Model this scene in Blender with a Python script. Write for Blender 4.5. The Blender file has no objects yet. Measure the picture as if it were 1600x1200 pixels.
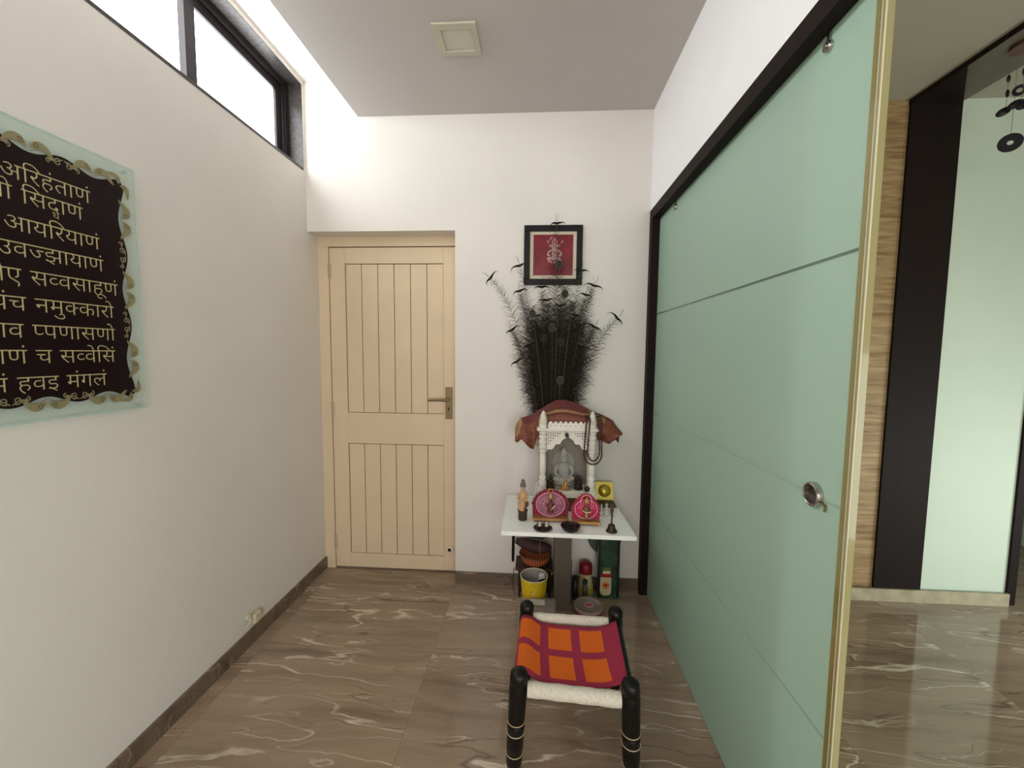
import bpy, bmesh, math, random
from mathutils import Vector, Matrix
random.seed(7)
sc = bpy.context.scene
col = sc.collection
PI = math.pi

# ------------------------------------------------------------------ camera
cam_d = bpy.data.cameras.new('camera')
cam = bpy.data.objects.new('camera', cam_d)
col.objects.link(cam)
F_PX, PITCH, YAW, ROLL = 642.24, -0.0764, 0.0603, 0.0094
cam_d.sensor_fit = 'HORIZONTAL'
cam_d.sensor_width = 36.0
cam_d.lens = 36.0 * F_PX / 1600.0
cam_d.clip_start = 0.02
cp, sp, cy, sy = math.cos(PITCH), math.sin(PITCH), math.cos(YAW), math.sin(YAW)
Fw = Vector((-sy * cp, cy * cp, sp))
Rt = Vector((cy, sy, 0))
Up = Rt.cross(Fw)
R2 = Rt * math.cos(ROLL) + Up * math.sin(ROLL)
U2 = Up * math.cos(ROLL) - Rt * math.sin(ROLL)
M = Matrix.Identity(4)
for i in range(3):
    M[i][0], M[i][1], M[i][2] = R2[i], U2[i], -Fw[i]
M[2][3] = 1.3876
cam.matrix_world = M
sc.camera = cam

# ------------------------------------------------------------------ world, lights, exposure
world = bpy.data.worlds.new('world')
sc.world = world
world.use_nodes = True
world.node_tree.nodes['Background'].inputs[0].default_value = (0.85, 0.93, 1.0, 1)
world.node_tree.nodes['Background'].inputs[1].default_value = 0.6
sc.view_settings.view_transform = 'Standard'
sc.view_settings.look = 'None'
sc.view_settings.gamma = 1.0
sc.view_settings.use_curve_mapping = False
sc.view_settings.exposure = 0.06
PANE_STRENGTH = 7.9


def area(name, loc, rot, sx, sz, power, color):
    d = bpy.data.lights.new(name, 'AREA')
    d.shape = 'RECTANGLE'
    d.size, d.size_y, d.energy, d.color = sx, sz, power, color
    o = bpy.data.objects.new(name, d)
    col.objects.link(o)
    o.location, o.rotation_euler = loc, rot
    return o


# daylight through the balcony opening behind the camera, and through the big window of the far room
area('rear_window_daylight', (-0.35, -2.9, 1.5), (PI / 2, 0, 0), 1.5, 1.7, 33, (1.0, 0.975, 0.94))
area('far_room_daylight', (3.52, 0.75, 0.50), (PI / 2, 0, PI / 2), 1.9, 0.75, 40, (0.90, 1.0, 0.96))
area('lobby_daylight', (1.3, -2.9, 1.0), (PI / 2, 0, 0), 1.0, 1.6, 34, (0.98, 1.0, 0.97))
area('lobby_side_fill', (1.88, -0.9, 0.85), (PI / 2, 0, PI / 2), 1.2, 1.1, 13, (0.97, 1.0, 0.96))  # added fill that brightens the lower left wall, no window stands here

# ------------------------------------------------------------------ node materials
MATS = {}


def mat(name, c, rough=0.5, metal=0.0, noise=0.0, nscale=20.0, bump=0.0, bscale=80.0, spec=0.5, trans=0.0,
        alpha=1.0, coat=0.0, ior=1.45, emit=None, estr=0.0, sheen=0.0):
    if name in MATS:
        return MATS[name]
    m = bpy.data.materials.new(name)
    m.use_nodes = True
    nt = m.node_tree
    b = nt.nodes['Principled BSDF']
    b.inputs['Base Color'].default_value = (*c, 1)
    b.inputs['Roughness'].default_value = rough
    b.inputs['Metallic'].default_value = metal
    b.inputs['Specular IOR Level'].default_value = spec
    b.inputs['Transmission Weight'].default_value = trans
    b.inputs['Alpha'].default_value = alpha
    b.inputs['Coat Weight'].default_value = coat
    b.inputs['IOR'].default_value = ior
    b.inputs['Sheen Weight'].default_value = sheen
    if emit:
        b.inputs['Emission Color'].default_value = (*emit, 1)
        b.inputs['Emission Strength'].default_value = estr
    tc = nt.nodes.new('ShaderNodeTexCoord')
    if noise > 0:
        n = nt.nodes.new('ShaderNodeTexNoise')
        n.inputs['Scale'].default_value = nscale
        n.inputs['Detail'].default_value = 4
        nt.links.new(tc.outputs['Object'], n.inputs['Vector'])
        r = nt.nodes.new('ShaderNodeMapRange')
        r.inputs['From Min'].default_value = 0.3
        r.inputs['From Max'].default_value = 0.7
        r.inputs['To Min'].default_value = 1 - noise
        r.inputs['To Max'].default_value = 1 + noise
        nt.links.new(n.outputs['Fac'], r.inputs['Value'])
        mx = nt.nodes.new('ShaderNodeVectorMath')
        mx.operation = 'SCALE'
        mx.inputs[0].default_value = c
        nt.links.new(r.outputs['Result'], mx.inputs['Scale'])
        nt.links.new(mx.outputs['Vector'], b.inputs['Base Color'])
    if bump > 0:
        n2 = nt.nodes.new('ShaderNodeTexNoise')
        n2.inputs['Scale'].default_value = bscale
        n2.inputs['Detail'].default_value = 3
        nt.links.new(tc.outputs['Object'], n2.inputs['Vector'])
        bp = nt.nodes.new('ShaderNodeBump')
        bp.inputs['Strength'].default_value = bump
        bp.inputs['Distance'].default_value = 0.004
        nt.links.new(n2.outputs['Fac'], bp.inputs['Height'])
        nt.links.new(bp.outputs['Normal'], b.inputs['Normal'])
    MATS[name] = m
    return m


def lin(r, g, b):
    f = lambda v: (v / 255 / 12.92) if v / 255 <= 0.04045 else ((v / 255 + 0.055) / 1.055) ** 2.4
    return (f(r), f(g), f(b))


def ramp(nt, stops, interp='LINEAR'):
    n = nt.nodes.new('ShaderNodeValToRGB')
    n.color_ramp.interpolation = interp
    els = n.color_ramp.elements
    while len(els) < len(stops):
        els.new(0.5)
    for e, (p, c) in zip(els, stops):
        e.position = p
        e.color = (*c, 1)
    return n


def marble_mat(name, base, dark, vein, gloss, scale=1.0, rot=0.3):
    """polished brown vein-cut stone with pale wandering veins and thin tile joints"""
    m = bpy.data.materials.new(name)
    m.use_nodes = True
    nt = m.node_tree
    L = nt.links.new
    b = nt.nodes['Principled BSDF']
    b.inputs['Roughness'].default_value = gloss
    b.inputs['Specular IOR Level'].default_value = 0.6
    tc = nt.nodes.new('ShaderNodeTexCoord')
    br = nt.nodes.new('ShaderNodeTexBrick')
    br.offset = 0.0
    br.inputs['Scale'].default_value = 1.0
    br.inputs['Brick Width'].default_value = 0.8
    br.inputs['Row Height'].default_value = 1.2
    br.inputs['Mortar Size'].default_value = 0.0010
    br.inputs['Mortar Smooth'].default_value = 0.3
    br.inputs['Color1'].default_value = (0, 0, 0, 1)
    br.inputs['Color2'].default_value = (1, 1, 1, 1)
    mp2 = nt.nodes.new('ShaderNodeMapping')
    mp2.inputs['Location'].default_value = (0.465, 0.62, 0.4)
    L(tc.outputs['Object'], mp2.inputs['Vector'])
    L(mp2.outputs['Vector'], br.inputs['Vector'])
    tv = nt.nodes.new('ShaderNodeVectorMath')
    tv.operation = 'MULTIPLY_ADD'
    tv.inputs[1].default_value = (3.7, 5.3, 2.1)
    L(br.outputs['Color'], tv.inputs[0])
    L(tc.outputs['Object'], tv.inputs[2])
    tile_vec = tv.outputs['Vector']
    mp = nt.nodes.new('ShaderNodeMapping')
    mp.inputs['Rotation'].default_value = (0, 0, rot)
    mp.inputs['Scale'].default_value = (0.7 * scale, 5.8 * scale, 3.0 * scale)
    L(tile_vec, mp.inputs['Vector'])
    nw = nt.nodes.new('ShaderNodeTexNoise')
    nw.inputs['Scale'].default_value = 2.2
    nw.inputs['Detail'].default_value = 6
    nw.inputs['Roughness'].default_value = 0.55
    L(tile_vec, nw.inputs['Vector'])
    ad = nt.nodes.new('ShaderNodeVectorMath')
    ad.operation = 'MULTIPLY_ADD'
    ad.inputs[1].default_value = (0.25, 0.85, 0.4)
    L(nw.outputs['Color'], ad.inputs[0])
    L(mp.outputs['Vector'], ad.inputs[2])
    nc = nt.nodes.new('ShaderNodeTexNoise')
    nc.inputs['Scale'].default_value = 1.6
    nc.inputs['Detail'].default_value = 9
    nc.inputs['Roughness'].default_value = 0.65
    L(ad.outputs['Vector'], nc.inputs['Vector'])
    r1 = ramp(nt, [(0.32, dark), (0.52, base), (0.72, tuple(min(1, v * 1.22) for v in base))])
    L(nc.outputs['Fac'], r1.inputs['Fac'])

    def veins(s, w, seed):
        v = nt.nodes.new('ShaderNodeTexNoise')
        v.noise_dimensions = '4D'
        v.inputs['W'].default_value = seed
        v.inputs['Scale'].default_value = s
        v.inputs['Detail'].default_value = 2.5
        v.inputs['Roughness'].default_value = 0.45
        L(ad.outputs['Vector'], v.inputs['Vector'])
        s1 = nt.nodes.new('ShaderNodeMath')
        s1.operation = 'SUBTRACT'
        s1.inputs[1].default_value = 0.5
        L(v.outputs['Fac'], s1.inputs[0])
        a1 = nt.nodes.new('ShaderNodeMath')
        a1.operation = 'ABSOLUTE'
        L(s1.outputs[0], a1.inputs[0])
        mr = nt.nodes.new('ShaderNodeMapRange')
        mr.inputs['From Min'].default_value = 0.0
        mr.inputs['From Max'].default_value = w
        mr.inputs['To Min'].default_value = 1.0
        mr.inputs['To Max'].default_value = 0.0
        L(a1.outputs[0], mr.inputs['Value'])
        return mr.outputs['Result']
    v1 = veins(1.1, 0.0085, 1.7)
    v2 = veins(1.9, 0.0075, 5.1)
    v3 = veins(1.3, 0.008, 9.4)
    mod = nt.nodes.new('ShaderNodeTexNoise')
    mod.inputs['Scale'].default_value = 3.0
    L(tc.outputs['Object'], mod.inputs['Vector'])
    mrm = nt.nodes.new('ShaderNodeMapRange')
    mrm.inputs['From Min'].default_value = 0.38
    mrm.inputs['From Max'].default_value = 0.56
    L(mod.outputs['Fac'], mrm.inputs['Value'])

    def mixc(fac, a, bcol, amt):
        q = nt.nodes.new('ShaderNodeMath')
        q.operation = 'MULTIPLY'
        q.inputs[1].default_value = amt
        L(fac, q.inputs[0])
        q2 = nt.nodes.new('ShaderNodeMath')
        q2.operation = 'MULTIPLY'
        L(q.outputs[0], q2.inputs[0])
        L(mrm.outputs['Result'], q2.inputs[1])
        x = nt.nodes.new('ShaderNodeMix')
        x.data_type = 'RGBA'
        L(q2.outputs[0], x.inputs[0])
        L(a, x.inputs[6])
        x.inputs[7].default_value = (*bcol, 1)
        return x.outputs[2]
    c = mixc(v1, r1.outputs['Color'], vein, 0.95)
    c = mixc(v2, c, vein, 0.7)
    c = mixc(v3, c, tuple(v * 0.55 for v in dark), 0.8)
    x = nt.nodes.new('ShaderNodeMix')
    x.data_type = 'RGBA'
    L(br.outputs['Fac'], x.inputs[0])
    L(c, x.inputs[6])
    x.inputs[7].default_value = (*[v * 0.9 for v in dark], 1)
    L(x.outputs[2], b.inputs['Base Color'])
    MATS[name] = m
    return m


def wood_tile_mat():
    m = bpy.data.materials.new('striated_stone')
    m.use_nodes = True
    nt = m.node_tree
    b = nt.nodes['Principled BSDF']
    b.inputs['Roughness'].default_value = 0.6
    tc = nt.nodes.new('ShaderNodeTexCoord')
    mp = nt.nodes.new('ShaderNodeMapping')
    mp.inputs['Scale'].default_value = (2.0, 2.0, 26.0)
    nt.links.new(tc.outputs['Object'], mp.inputs['Vector'])
    n = nt.nodes.new('ShaderNodeTexNoise')
    n.inputs['Scale'].default_value = 2.0
    n.inputs['Detail'].default_value = 6
    n.inputs['Distortion'].default_value = 0.6
    nt.links.new(mp.outputs['Vector'], n.inputs['Vector'])
    r = ramp(nt, [(0.3, lin(126, 98, 62)), (0.5, lin(158, 128, 88)), (0.7, lin(180, 152, 112))])
    nt.links.new(n.outputs['Fac'], r.inputs['Fac'])
    nt.links.new(r.outputs['Color'], b.inputs['Base Color'])
    return m


def frosted_mat(name, c, transl):
    m = bpy.data.materials.new(name)
    m.use_nodes = True
    nt = m.node_tree
    b = nt.nodes['Principled BSDF']
    out = nt.nodes['Material Output']
    b.inputs['Base Color'].default_value = (*c, 1)
    b.inputs['Roughness'].default_value = 0.32
    tc = nt.nodes.new('ShaderNodeTexCoord')
    mp = nt.nodes.new('ShaderNodeMapping')
    mp.inputs['Scale'].default_value = (1, 220, 220)
    nt.links.new(tc.outputs['Object'], mp.inputs['Vector'])
    n = nt.nodes.new('ShaderNodeTexNoise')
    n.inputs['Scale'].default_value = 1.0
    nt.links.new(mp.outputs['Vector'], n.inputs['Vector'])
    bp = nt.nodes.new('ShaderNodeBump')
    bp.inputs['Strength'].default_value = 0.08
    bp.inputs['Distance'].default_value = 0.001
    nt.links.new(n.outputs['Fac'], bp.inputs['Height'])
    nt.links.new(bp.outputs['Normal'], b.inputs['Normal'])
    t = nt.nodes.new('ShaderNodeBsdfTranslucent')
    t.inputs['Color'].default_value = (*c, 1)
    mx = nt.nodes.new('ShaderNodeMixShader')
    mx.inputs[0].default_value = transl
    nt.links.new(b.outputs[0], mx.inputs[1])
    nt.links.new(t.outputs[0], mx.inputs[2])
    nt.links.new(mx.outputs[0], out.inputs['Surface'])
    return m


def clear_mat(name, tint, fac=0.12, rough=0.05):
    """clear plate: lets the view through with a tint, plus a mirror reflection"""
    m = bpy.data.materials.new(name)
    m.use_nodes = True
    nt = m.node_tree
    out = nt.nodes['Material Output']
    b = nt.nodes['Principled BSDF']
    b.inputs['Base Color'].default_value = (*tint, 1)
    b.inputs['Roughness'].default_value = rough
    t = nt.nodes.new('ShaderNodeBsdfTransparent')
    t.inputs['Color'].default_value = (*tint, 1)
    mx = nt.nodes.new('ShaderNodeMixShader')
    mx.inputs[0].default_value = fac
    nt.links.new(t.outputs[0], mx.inputs[1])
    nt.links.new(b.outputs[0], mx.inputs[2])
    nt.links.new(mx.outputs[0], out.inputs['Surface'])
    return m


def pane_mat():
    m = bpy.data.materials.new('daylit_frosted_pane')
    m.use_nodes = True
    nt = m.node_tree
    b = nt.nodes['Principled BSDF']
    b.inputs['Base Color'].default_value = (0.7, 0.75, 0.75, 1)
    b.inputs['Roughness'].default_value = 0.4
    tc = nt.nodes.new('ShaderNodeTexCoord')
    n = nt.nodes.new('ShaderNodeTexNoise')
    n.inputs['Scale'].default_value = 26
    n.inputs['Detail'].default_value = 5
    nt.links.new(tc.outputs['Object'], n.inputs['Vector'])
    r = ramp(nt, [(0.3, (0.88, 0.94, 0.97)), (0.7, (0.98, 1.0, 1.02))])
    nt.links.new(n.outputs['Fac'], r.inputs['Fac'])
    nt.links.new(r.outputs['Color'], b.inputs['Emission Color'])
    b.inputs['Emission Strength'].default_value = PANE_STRENGTH
    return m


PLASTER = mat('cream_plaster', (0.775, 0.73, 0.68), 0.75, noise=0.02, nscale=3, bump=0.12, bscale=140)
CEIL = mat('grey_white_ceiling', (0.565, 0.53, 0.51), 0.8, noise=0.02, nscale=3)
WHITEWALL = mat('white_plaster', (0.93, 0.915, 0.92), 0.7, noise=0.02, nscale=4, bump=0.1, bscale=120)
MINT = mat('mint_paint', (0.60, 0.68, 0.57), 0.6, noise=0.02, nscale=4)
FLOOR = marble_mat('brown_marble_floor', lin(158, 137, 116), lin(130, 110, 91), lin(228, 212, 194), 0.07, 1.0, -0.36)
SKIRT = marble_mat('brown_marble_skirting', lin(112, 95, 78), lin(88, 73, 59), lin(160, 145, 124), 0.35, 1.2, 0.9)
SKIRT2 = mat('pale_marble_skirting', lin(168, 158, 132), 0.35, noise=0.2, nscale=14)
TILE = wood_tile_mat()
DARK = mat('dark_brown_laminate', lin(34, 26, 24), 0.6, noise=0.08, nscale=30, spec=0.12)
SHEENBEAM = mat('sheen_tinted_beam', lin(92, 80, 68), 0.35, noise=0.2, nscale=4)  # dark laminate with its grazing reflection put into a lighter brown
GRANITE = mat('black_granite', lin(66, 62, 60), 0.35, noise=0.5, nscale=60)
ALU = mat('dark_brown_aluminium', lin(40, 33, 33), 0.4, metal=0.2)
PANE = pane_mat()
FROST = frosted_mat('frosted_green_glass', lin(194, 219, 202), 0.34)
FROST2 = frosted_mat('greener_frosted_glass', lin(132, 206, 172), 0.5)
STRIPE = mat('clear_green_glass_line', lin(96, 116, 104), 0.15)
STRIPE2 = mat('faint_clear_line', lin(160, 184, 166), 0.3)
SEAL = mat('yellowed_plastic_seal', lin(140, 128, 74), 0.2, coat=0.5)
SEAL2 = mat('cloudy_plastic_edge', lin(156, 150, 106), 0.15, coat=0.6)
DOORPAINT = mat('cream_door_paint', lin(221, 199, 168), 0.5, noise=0.03, nscale=6)
GROOVE = mat('grimy_shaded_groove', lin(92, 70, 46), 0.8)  # grime and groove shade put together into one dark brown
BRASS = mat('aged_brass', lin(128, 112, 84), 0.35, metal=0.8)
STEEL = mat('brushed_steel', lin(190, 186, 180), 0.25, metal=1.0)
BLACK = mat('black_lacquer', lin(14, 11, 10), 0.36, spec=0.35)
WHITE = mat('white_laminate', lin(246, 248, 242), 0.16, noise=0.02, nscale=30)
MARBLE = mat('white_marble', lin(226, 220, 208), 0.4, noise=0.05, nscale=20)


# ------------------------------------------------------------------ mesh helpers
class MB:
    def __init__(s):
        s.v, s.f, s.mi, s.sm = [], [], [], []
        s.cur = 0
        s.smooth = False

    def add(s, vs, fs, smooth=None):
        o = len(s.v)
        s.v += [Vector(p) for p in vs]
        for f in fs:
            s.f.append([i + o for i in f])
            s.mi.append(s.cur)
            s.sm.append(s.smooth if smooth is None else smooth)
        return s

    def box(s, x0, x1, y0, y1, z0, z1):
        return s.add([(x0, y0, z0), (x1, y0, z0), (x1, y1, z0), (x0, y1, z0),
                      (x0, y0, z1), (x1, y0, z1), (x1, y1, z1), (x0, y1, z1)],
                     [(0, 3, 2, 1), (4, 5, 6, 7), (0, 1, 5, 4), (1, 2, 6, 5), (2, 3, 7, 6), (3, 0, 4, 7)], False)

    def rbox(s, x0, x1, y0, y1, z0, z1, r=0.01, n=4):
        """box with rounded vertical edges"""
        pts = []
        for cx, cyy, a0 in ((x1 - r, y1 - r, 0), (x0 + r, y1 - r, PI / 2), (x0 + r, y0 + r, PI), (x1 - r, y0 + r, 1.5 * PI)):
            for k in range(n + 1):
                a = a0 + PI / 2 * k / n
                pts.append((cx + r * math.cos(a), cyy + r * math.sin(a)))
        return s.prism(pts, z0, z1)

    def prism(s, pts, a0, a1, axis='Z'):
        """polygon extruded along an axis; pts are the two other coordinates in cyclic order"""
        n = len(pts)

        def P(u, v, w):
            return {'Z': (u, v, w), 'X': (w, u, v), 'Y': (u, w, v)}[axis]
        vs = [P(u, v, a0) for u, v in pts] + [P(u, v, a1) for u, v in pts]
        fs = [list(range(n))[::-1], [i + n for i in range(n)]]
        fs += [(i, (i + 1) % n, (i + 1) % n + n, i + n) for i in range(n)]
        return s.add(vs, fs, False)

    def lathe(s, prof, c=(0, 0, 0), n=24, axis='Z', cap=True, tilt=None):
        """profile of (radius, height)"""
        vs, fs = [], []
        for r, h in prof:
            for k in range(n):
                a = 2 * PI * k / n
                vs.append(Vector((r * math.cos(a), r * math.sin(a), h)))
        for i in range(len(prof) - 1):
            for k in range(n):
                k2 = (k + 1) % n
                fs.append((i * n + k, i * n + k2, (i + 1) * n + k2, (i + 1) * n + k))
        if cap:
            if prof[0][0] > 1e-6:
                fs.append(list(range(n))[::-1])
            if prof[-1][0] > 1e-6:
                fs.append([(len(prof) - 1) * n + k for k in range(n)])
        Rm = Matrix.Identity(3)
        if axis == 'X':
            Rm = Matrix.Rotation(PI / 2, 3, 'Y')
        elif axis == 'Y':
            Rm = Matrix.Rotation(-PI / 2, 3, 'X')
        if tilt is not None:
            Rm = tilt @ Rm
        c = Vector(c)
        return s.add([Rm @ v + c for v in vs], fs, True)

    def tube(s, pts, r, n=8, closed=False):
        pts = [Vector(p) for p in pts]
        N = len(pts)
        rr = r if isinstance(r, (list, tuple)) else [r] * N
        vs, fs = [], []
        prev = None
        for i, p in enumerate(pts):
            if closed:
                t = pts[(i + 1) % N] - pts[i - 1]
            else:
                t = pts[min(i + 1, N - 1)] - pts[max(i - 1, 0)]
            t.normalize()
            if prev is None:
                u = t.orthogonal().normalized()
            else:
                u = (prev - t * prev.dot(t)).normalized()
            prev = u
            w = t.cross(u)
            for k in range(n):
                a = 2 * PI * k / n
                vs.append(p + (u * math.cos(a) + w * math.sin(a)) * rr[i])
        for i in range(N if closed else N - 1):
            j = (i + 1) % N
            for k in range(n):
                k2 = (k + 1) % n
                fs.append((i * n + k, i * n + k2, j * n + k2, j * n + k))
        if not closed:
            fs.append(list(range(n))[::-1])
            fs.append([(N - 1) * n + k for k in range(n)])
        return s.add(vs, fs, True)

    def ell(s, c, rx, ry, rz, n=12, m=8):
        prof = [(math.sin(PI * i / m), -math.cos(PI * i / m)) for i in range(m + 1)]
        t = MB().lathe([(max(r, 1e-7), h) for r, h in prof], n=n)
        c = Vector(c)
        return s.add([Vector((v.x * rx, v.y * ry, v.z * rz)) + c for v in t.v], t.f, True)

    def build(s, name, mats, parent=None, base=None, bevel=0.0, solid=0.0, sub=0):
        me = bpy.data.meshes.new(name)
        if parent is not None:
            org = ORG[parent.name]
        elif base is not None:
            org = Vector(base)
        else:
            org = Vector((0, 0, 0))
        me.from_pydata([v - org for v in s.v], [], s.f)
        mats = mats if isinstance(mats, (list, tuple)) else [mats]
        for m in mats:
            me.materials.append(m)
        me.polygons.foreach_set('material_index', s.mi)
        me.polygons.foreach_set('use_smooth', s.sm)
        me.update()
        bm = bmesh.new()
        bm.from_mesh(me)
        bmesh.ops.recalc_face_normals(bm, faces=bm.faces)
        bm.to_mesh(me)
        bm.free()
        if any(s.sm):
            me.set_sharp_from_angle(angle=0.75)
        o = bpy.data.objects.new(name, me)
        col.objects.link(o)
        if parent is not None:
            o.parent = parent
        else:
            o.location = org
        ORG[o.name] = org
        if bevel:
            b = o.modifiers.new('bevel', 'BEVEL')
            b.width, b.segments, b.limit_method, b.angle_limit = bevel, 2, 'ANGLE', 0.7
        if solid:
            b = o.modifiers.new('solid', 'SOLIDIFY')
            b.thickness, b.offset = solid, 0
        if sub:
            b = o.modifiers.new('sub', 'SUBSURF')
            b.levels = b.render_levels = sub
        return o


ORG = {}


def tag(o, label, cat, group=None):
    o['label'], o['category'] = label, cat
    if group:
        o['group'] = group
    return o


def thing(name, loc, label, cat, group=None):
    o = bpy.data.objects.new(name, None)
    o.empty_display_size = 0.05
    col.objects.link(o)
    o.location = loc
    ORG[o.name] = Vector(loc)
    return tag(o, label, cat, group)


def struct(o, label=None):
    o['kind'] = 'structure'
    if label:
        o['label'] = label
    return o


def sroot(name, loc, label):
    o = bpy.data.objects.new(name, None)
    col.objects.link(o)
    o.location = loc
    ORG[o.name] = Vector(loc)
    return struct(o, label)


# ------------------------------------------------------------------ room dimensions (metres)
XL, YB, YD = -1.338, 2.362, 2.473
XR, XS, ZC, ZC2, ZL = 0.6106, -1.024, 2.701, 2.897, 2.074
XD = -0.474
BB = 0.0715
YP, ZC3 = 2.382, 2.7255
XP1, XP2, XP3 = 1.9295, 2.182, 2.644
YN = -3.0

struct(MB().box(-1.6, 6.2, YN - 0.1, 7.2, -0.1, 0).build('floor', FLOOR), 'polished brown marble floor with pale veins')

# left wall with the clerestory opening
WZ0, WZ1, WY0, WY1 = 2.418, 2.868, -2.4, 2.338
m = MB()
m.box(XL - 0.2, XL, YN, YB + 0.25, 0, WZ0 - 0.014)
m.box(XL - 0.2, XL, WY1 + 0.004, YB + 0.25, WZ0 - 0.014, ZC2 + 0.1)
m.box(XL - 0.2, XL, YN, WY0, WZ0 - 0.014, ZC2 + 0.1)
m.box(XL - 0.2, XL, WY0, WY1 + 0.004, WZ1 + 0.004, ZC2 + 0.1)
struct(m.build('wall_left', PLASTER), 'cream plaster wall under the high window strip')
# back wall
m = MB()
m.box(XL, XD, YB, YB + 0.25, ZL, ZC2 + 0.1)
m.box(XD, 0.72, YB, YB + 0.25, 0, ZC2 + 0.1)


struct(m.build('wall_back', PLASTER), 'cream plaster end wall with the recessed door')
# ceilings
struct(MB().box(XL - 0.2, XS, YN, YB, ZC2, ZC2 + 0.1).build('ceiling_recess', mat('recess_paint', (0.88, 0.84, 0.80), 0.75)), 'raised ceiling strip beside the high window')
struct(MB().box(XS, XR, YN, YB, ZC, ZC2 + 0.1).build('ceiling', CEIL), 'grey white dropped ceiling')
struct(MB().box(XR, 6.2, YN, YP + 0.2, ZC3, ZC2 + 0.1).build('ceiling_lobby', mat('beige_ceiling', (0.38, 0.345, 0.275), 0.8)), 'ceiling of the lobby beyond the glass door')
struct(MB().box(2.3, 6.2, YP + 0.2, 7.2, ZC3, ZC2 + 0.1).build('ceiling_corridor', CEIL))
# right wall above the sliding door
struct(MB().box(XR, XR + 0.11, YN, YB, 2.167, ZC3).build('wall_right', WHITEWALL), 'white wall over the sliding glass door')
# wall of the lobby / far room
struct(MB().box(0.72, XP1, YP, YP + 0.2, 0, ZC3).build('wall_lobby', TILE), 'brown striated stone wall strip')
struct(MB().box(XP1, XP3, YP, YP + 0.2, 0, ZC3).build('wall_far', MINT), 'pale mint painted wall beyond the dark portal')
struct(MB().box(XP1, XP2, YP - 0.014, YP, BB, ZC3 - 0.0005).build('trim_1', DARK), 'dark brown panel on the lobby wall')
m = MB()
m.box(XP1, XP2, YN, YP - 0.016, ZC3 - 0.019, ZC3)
struct(m.build('trim_2', SHEENBEAM), 'dark portal beam along the ceiling, its sheen in the colour')
m = MB()
m.prism([(XP1, YP - 0.0142), (XP2, YP - 0.0142), (XP1, YP - 0.017 - (XP2 - XP1) * 1.1)], ZC3 - 0.021, ZC3 - 0.0192)
m.box(XP1 - 0.004, XP1 - 0.0002, YN, YP - 0.001, ZC3 - 0.024, ZC3)
struct(m.build('trim_3', DARK), 'dark mitred end and edge of the portal beam')
struct(MB().box(XP3, XP3 + 0.045, YP - 0.012, YP + 0.2, 0, ZC3).build('trim_4', DARK), 'dark frame at the end of the mint wall')
# far corridor seen past the mint wall, and the shell behind the camera
struct(MB().box(2.3, 6.2, 5.6, 5.7, 0, ZC3).build('wall_corridor', mat('slate_blue_wall', lin(70, 76, 86), 0.6)))
struct(MB().box(2.3, 2.4, YP + 0.2, 5.6, 0, ZC3).build('wall_corridor_left', MINT))
struct(MB().box(XL - 0.2, 6.2, YN - 0.1, YN, 0, ZC2 + 0.1).build('wall_rear', PLASTER))
struct(MB().box(3.6, 3.7, YN, 5.6, 0, ZC3).build('wall_far_right', MINT))
# skirting
struct(MB().box(XL, XL + 0.012, YN, YD + 0.0, 0, BB).build('baseboard_left', SKIRT))
struct(MB().box(XD, XR, YB - 0.012, YB, 0, BB).build('baseboard_back', SKIRT))
struct(MB().box(0.9, XP3, YP - 0.026, YP - 0.0145, 0, BB).build('baseboard_far', SKIRT2))

# ------------------------------------------------------------------ clerestory window
w = sroot('window_1', (XL, 0, WZ0), 'strip of frosted high windows in dark frames')
g = MB()
g.box(XL - 0.12, XL + 0.0015, WY0, WY1, WZ0 - 0.014, WZ0)
g.box(XL - 0.12, XL + 0.001, WY1, WY1 + 0.004, WZ0, WZ1)
g.box(XL - 0.12, XL + 0.001, WY0, WY1, WZ1, WZ1 + 0.004)
g.build('window_surround', GRANITE, w)
f = MB()
mull = [1.655, 0.40, -0.9]
zt_, zb_ = 2.797, 2.46
f.box(XL - 0.14, XL - 0.075, WY1 - 0.035, WY1, WZ0, WZ1)
f.box(XL - 0.14, XL - 0.095, WY1 - 0.085, WY1 - 0.035, WZ0, WZ1)
f.box(XL - 0.14, XL - 0.075, WY0, WY1 - 0.035, 2.84, WZ1)
f.box(XL - 0.14, XL - 0.095, WY0, WY1 - 0.085, zt_, 2.84)
f.box(XL - 0.14, XL - 0.085, WY0, WY1, WZ0, zb_)
f.box(XL - 0.135, XL - 0.08, WY1 - 0.045, WY1 - 0.04, WZ0, WZ1)
for y in mull:
    f.box(XL - 0.14, XL - 0.08, y, y + 0.052, zb_, zt_)
f.build('window_frame', ALU, w)
ys = [WY1 - 0.085] + sum([[y + 0.052, y] for y in mull], []) + [WY0]
for k in range(0, len(ys), 2):
    MB().box(XL - 0.115, XL - 0.108, ys[k + 1], ys[k], zb_, zt_).build('window_pane', PANE, w)

# ------------------------------------------------------------------ cream panelled door
d = sroot('door_1', (-0.87, YD, 0), 'closed cream boarded door in a recess')
DX0, DX1, DZ0, DZ1 = -1.268, -0.4765, 0.01, 2.01
fr = MB()
fr.box(XL + 0.0125, DX0 - 0.004, YD - 0.003, YB + 0.25, 0, 2.0155)
fr.box(XL + 0.0005, XL + 0.0125, YD - 0.003, YB + 0.25, BB + 0.001, 2.0155)
fr.box(XL + 0.0005, XD - 0.0003, YD - 0.003, YB + 0.25, 2.0158, ZL - 0.0003)
fr.build('door_frame', DOORPAINT, d)
lf = MB()
PX0, PX1 = -1.172, -0.568
zu1, zu0, zl1, zl0 = 1.915, 1.006, 0.812, 0.101
lf.box(DX0, PX0, YD, YD + 0.035, DZ0, DZ1)
lf.box(PX1, DX1, YD, YD + 0.035, DZ0, DZ1)
lf.box(PX0, PX1, YD, YD + 0.035, zu1, DZ1)
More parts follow.
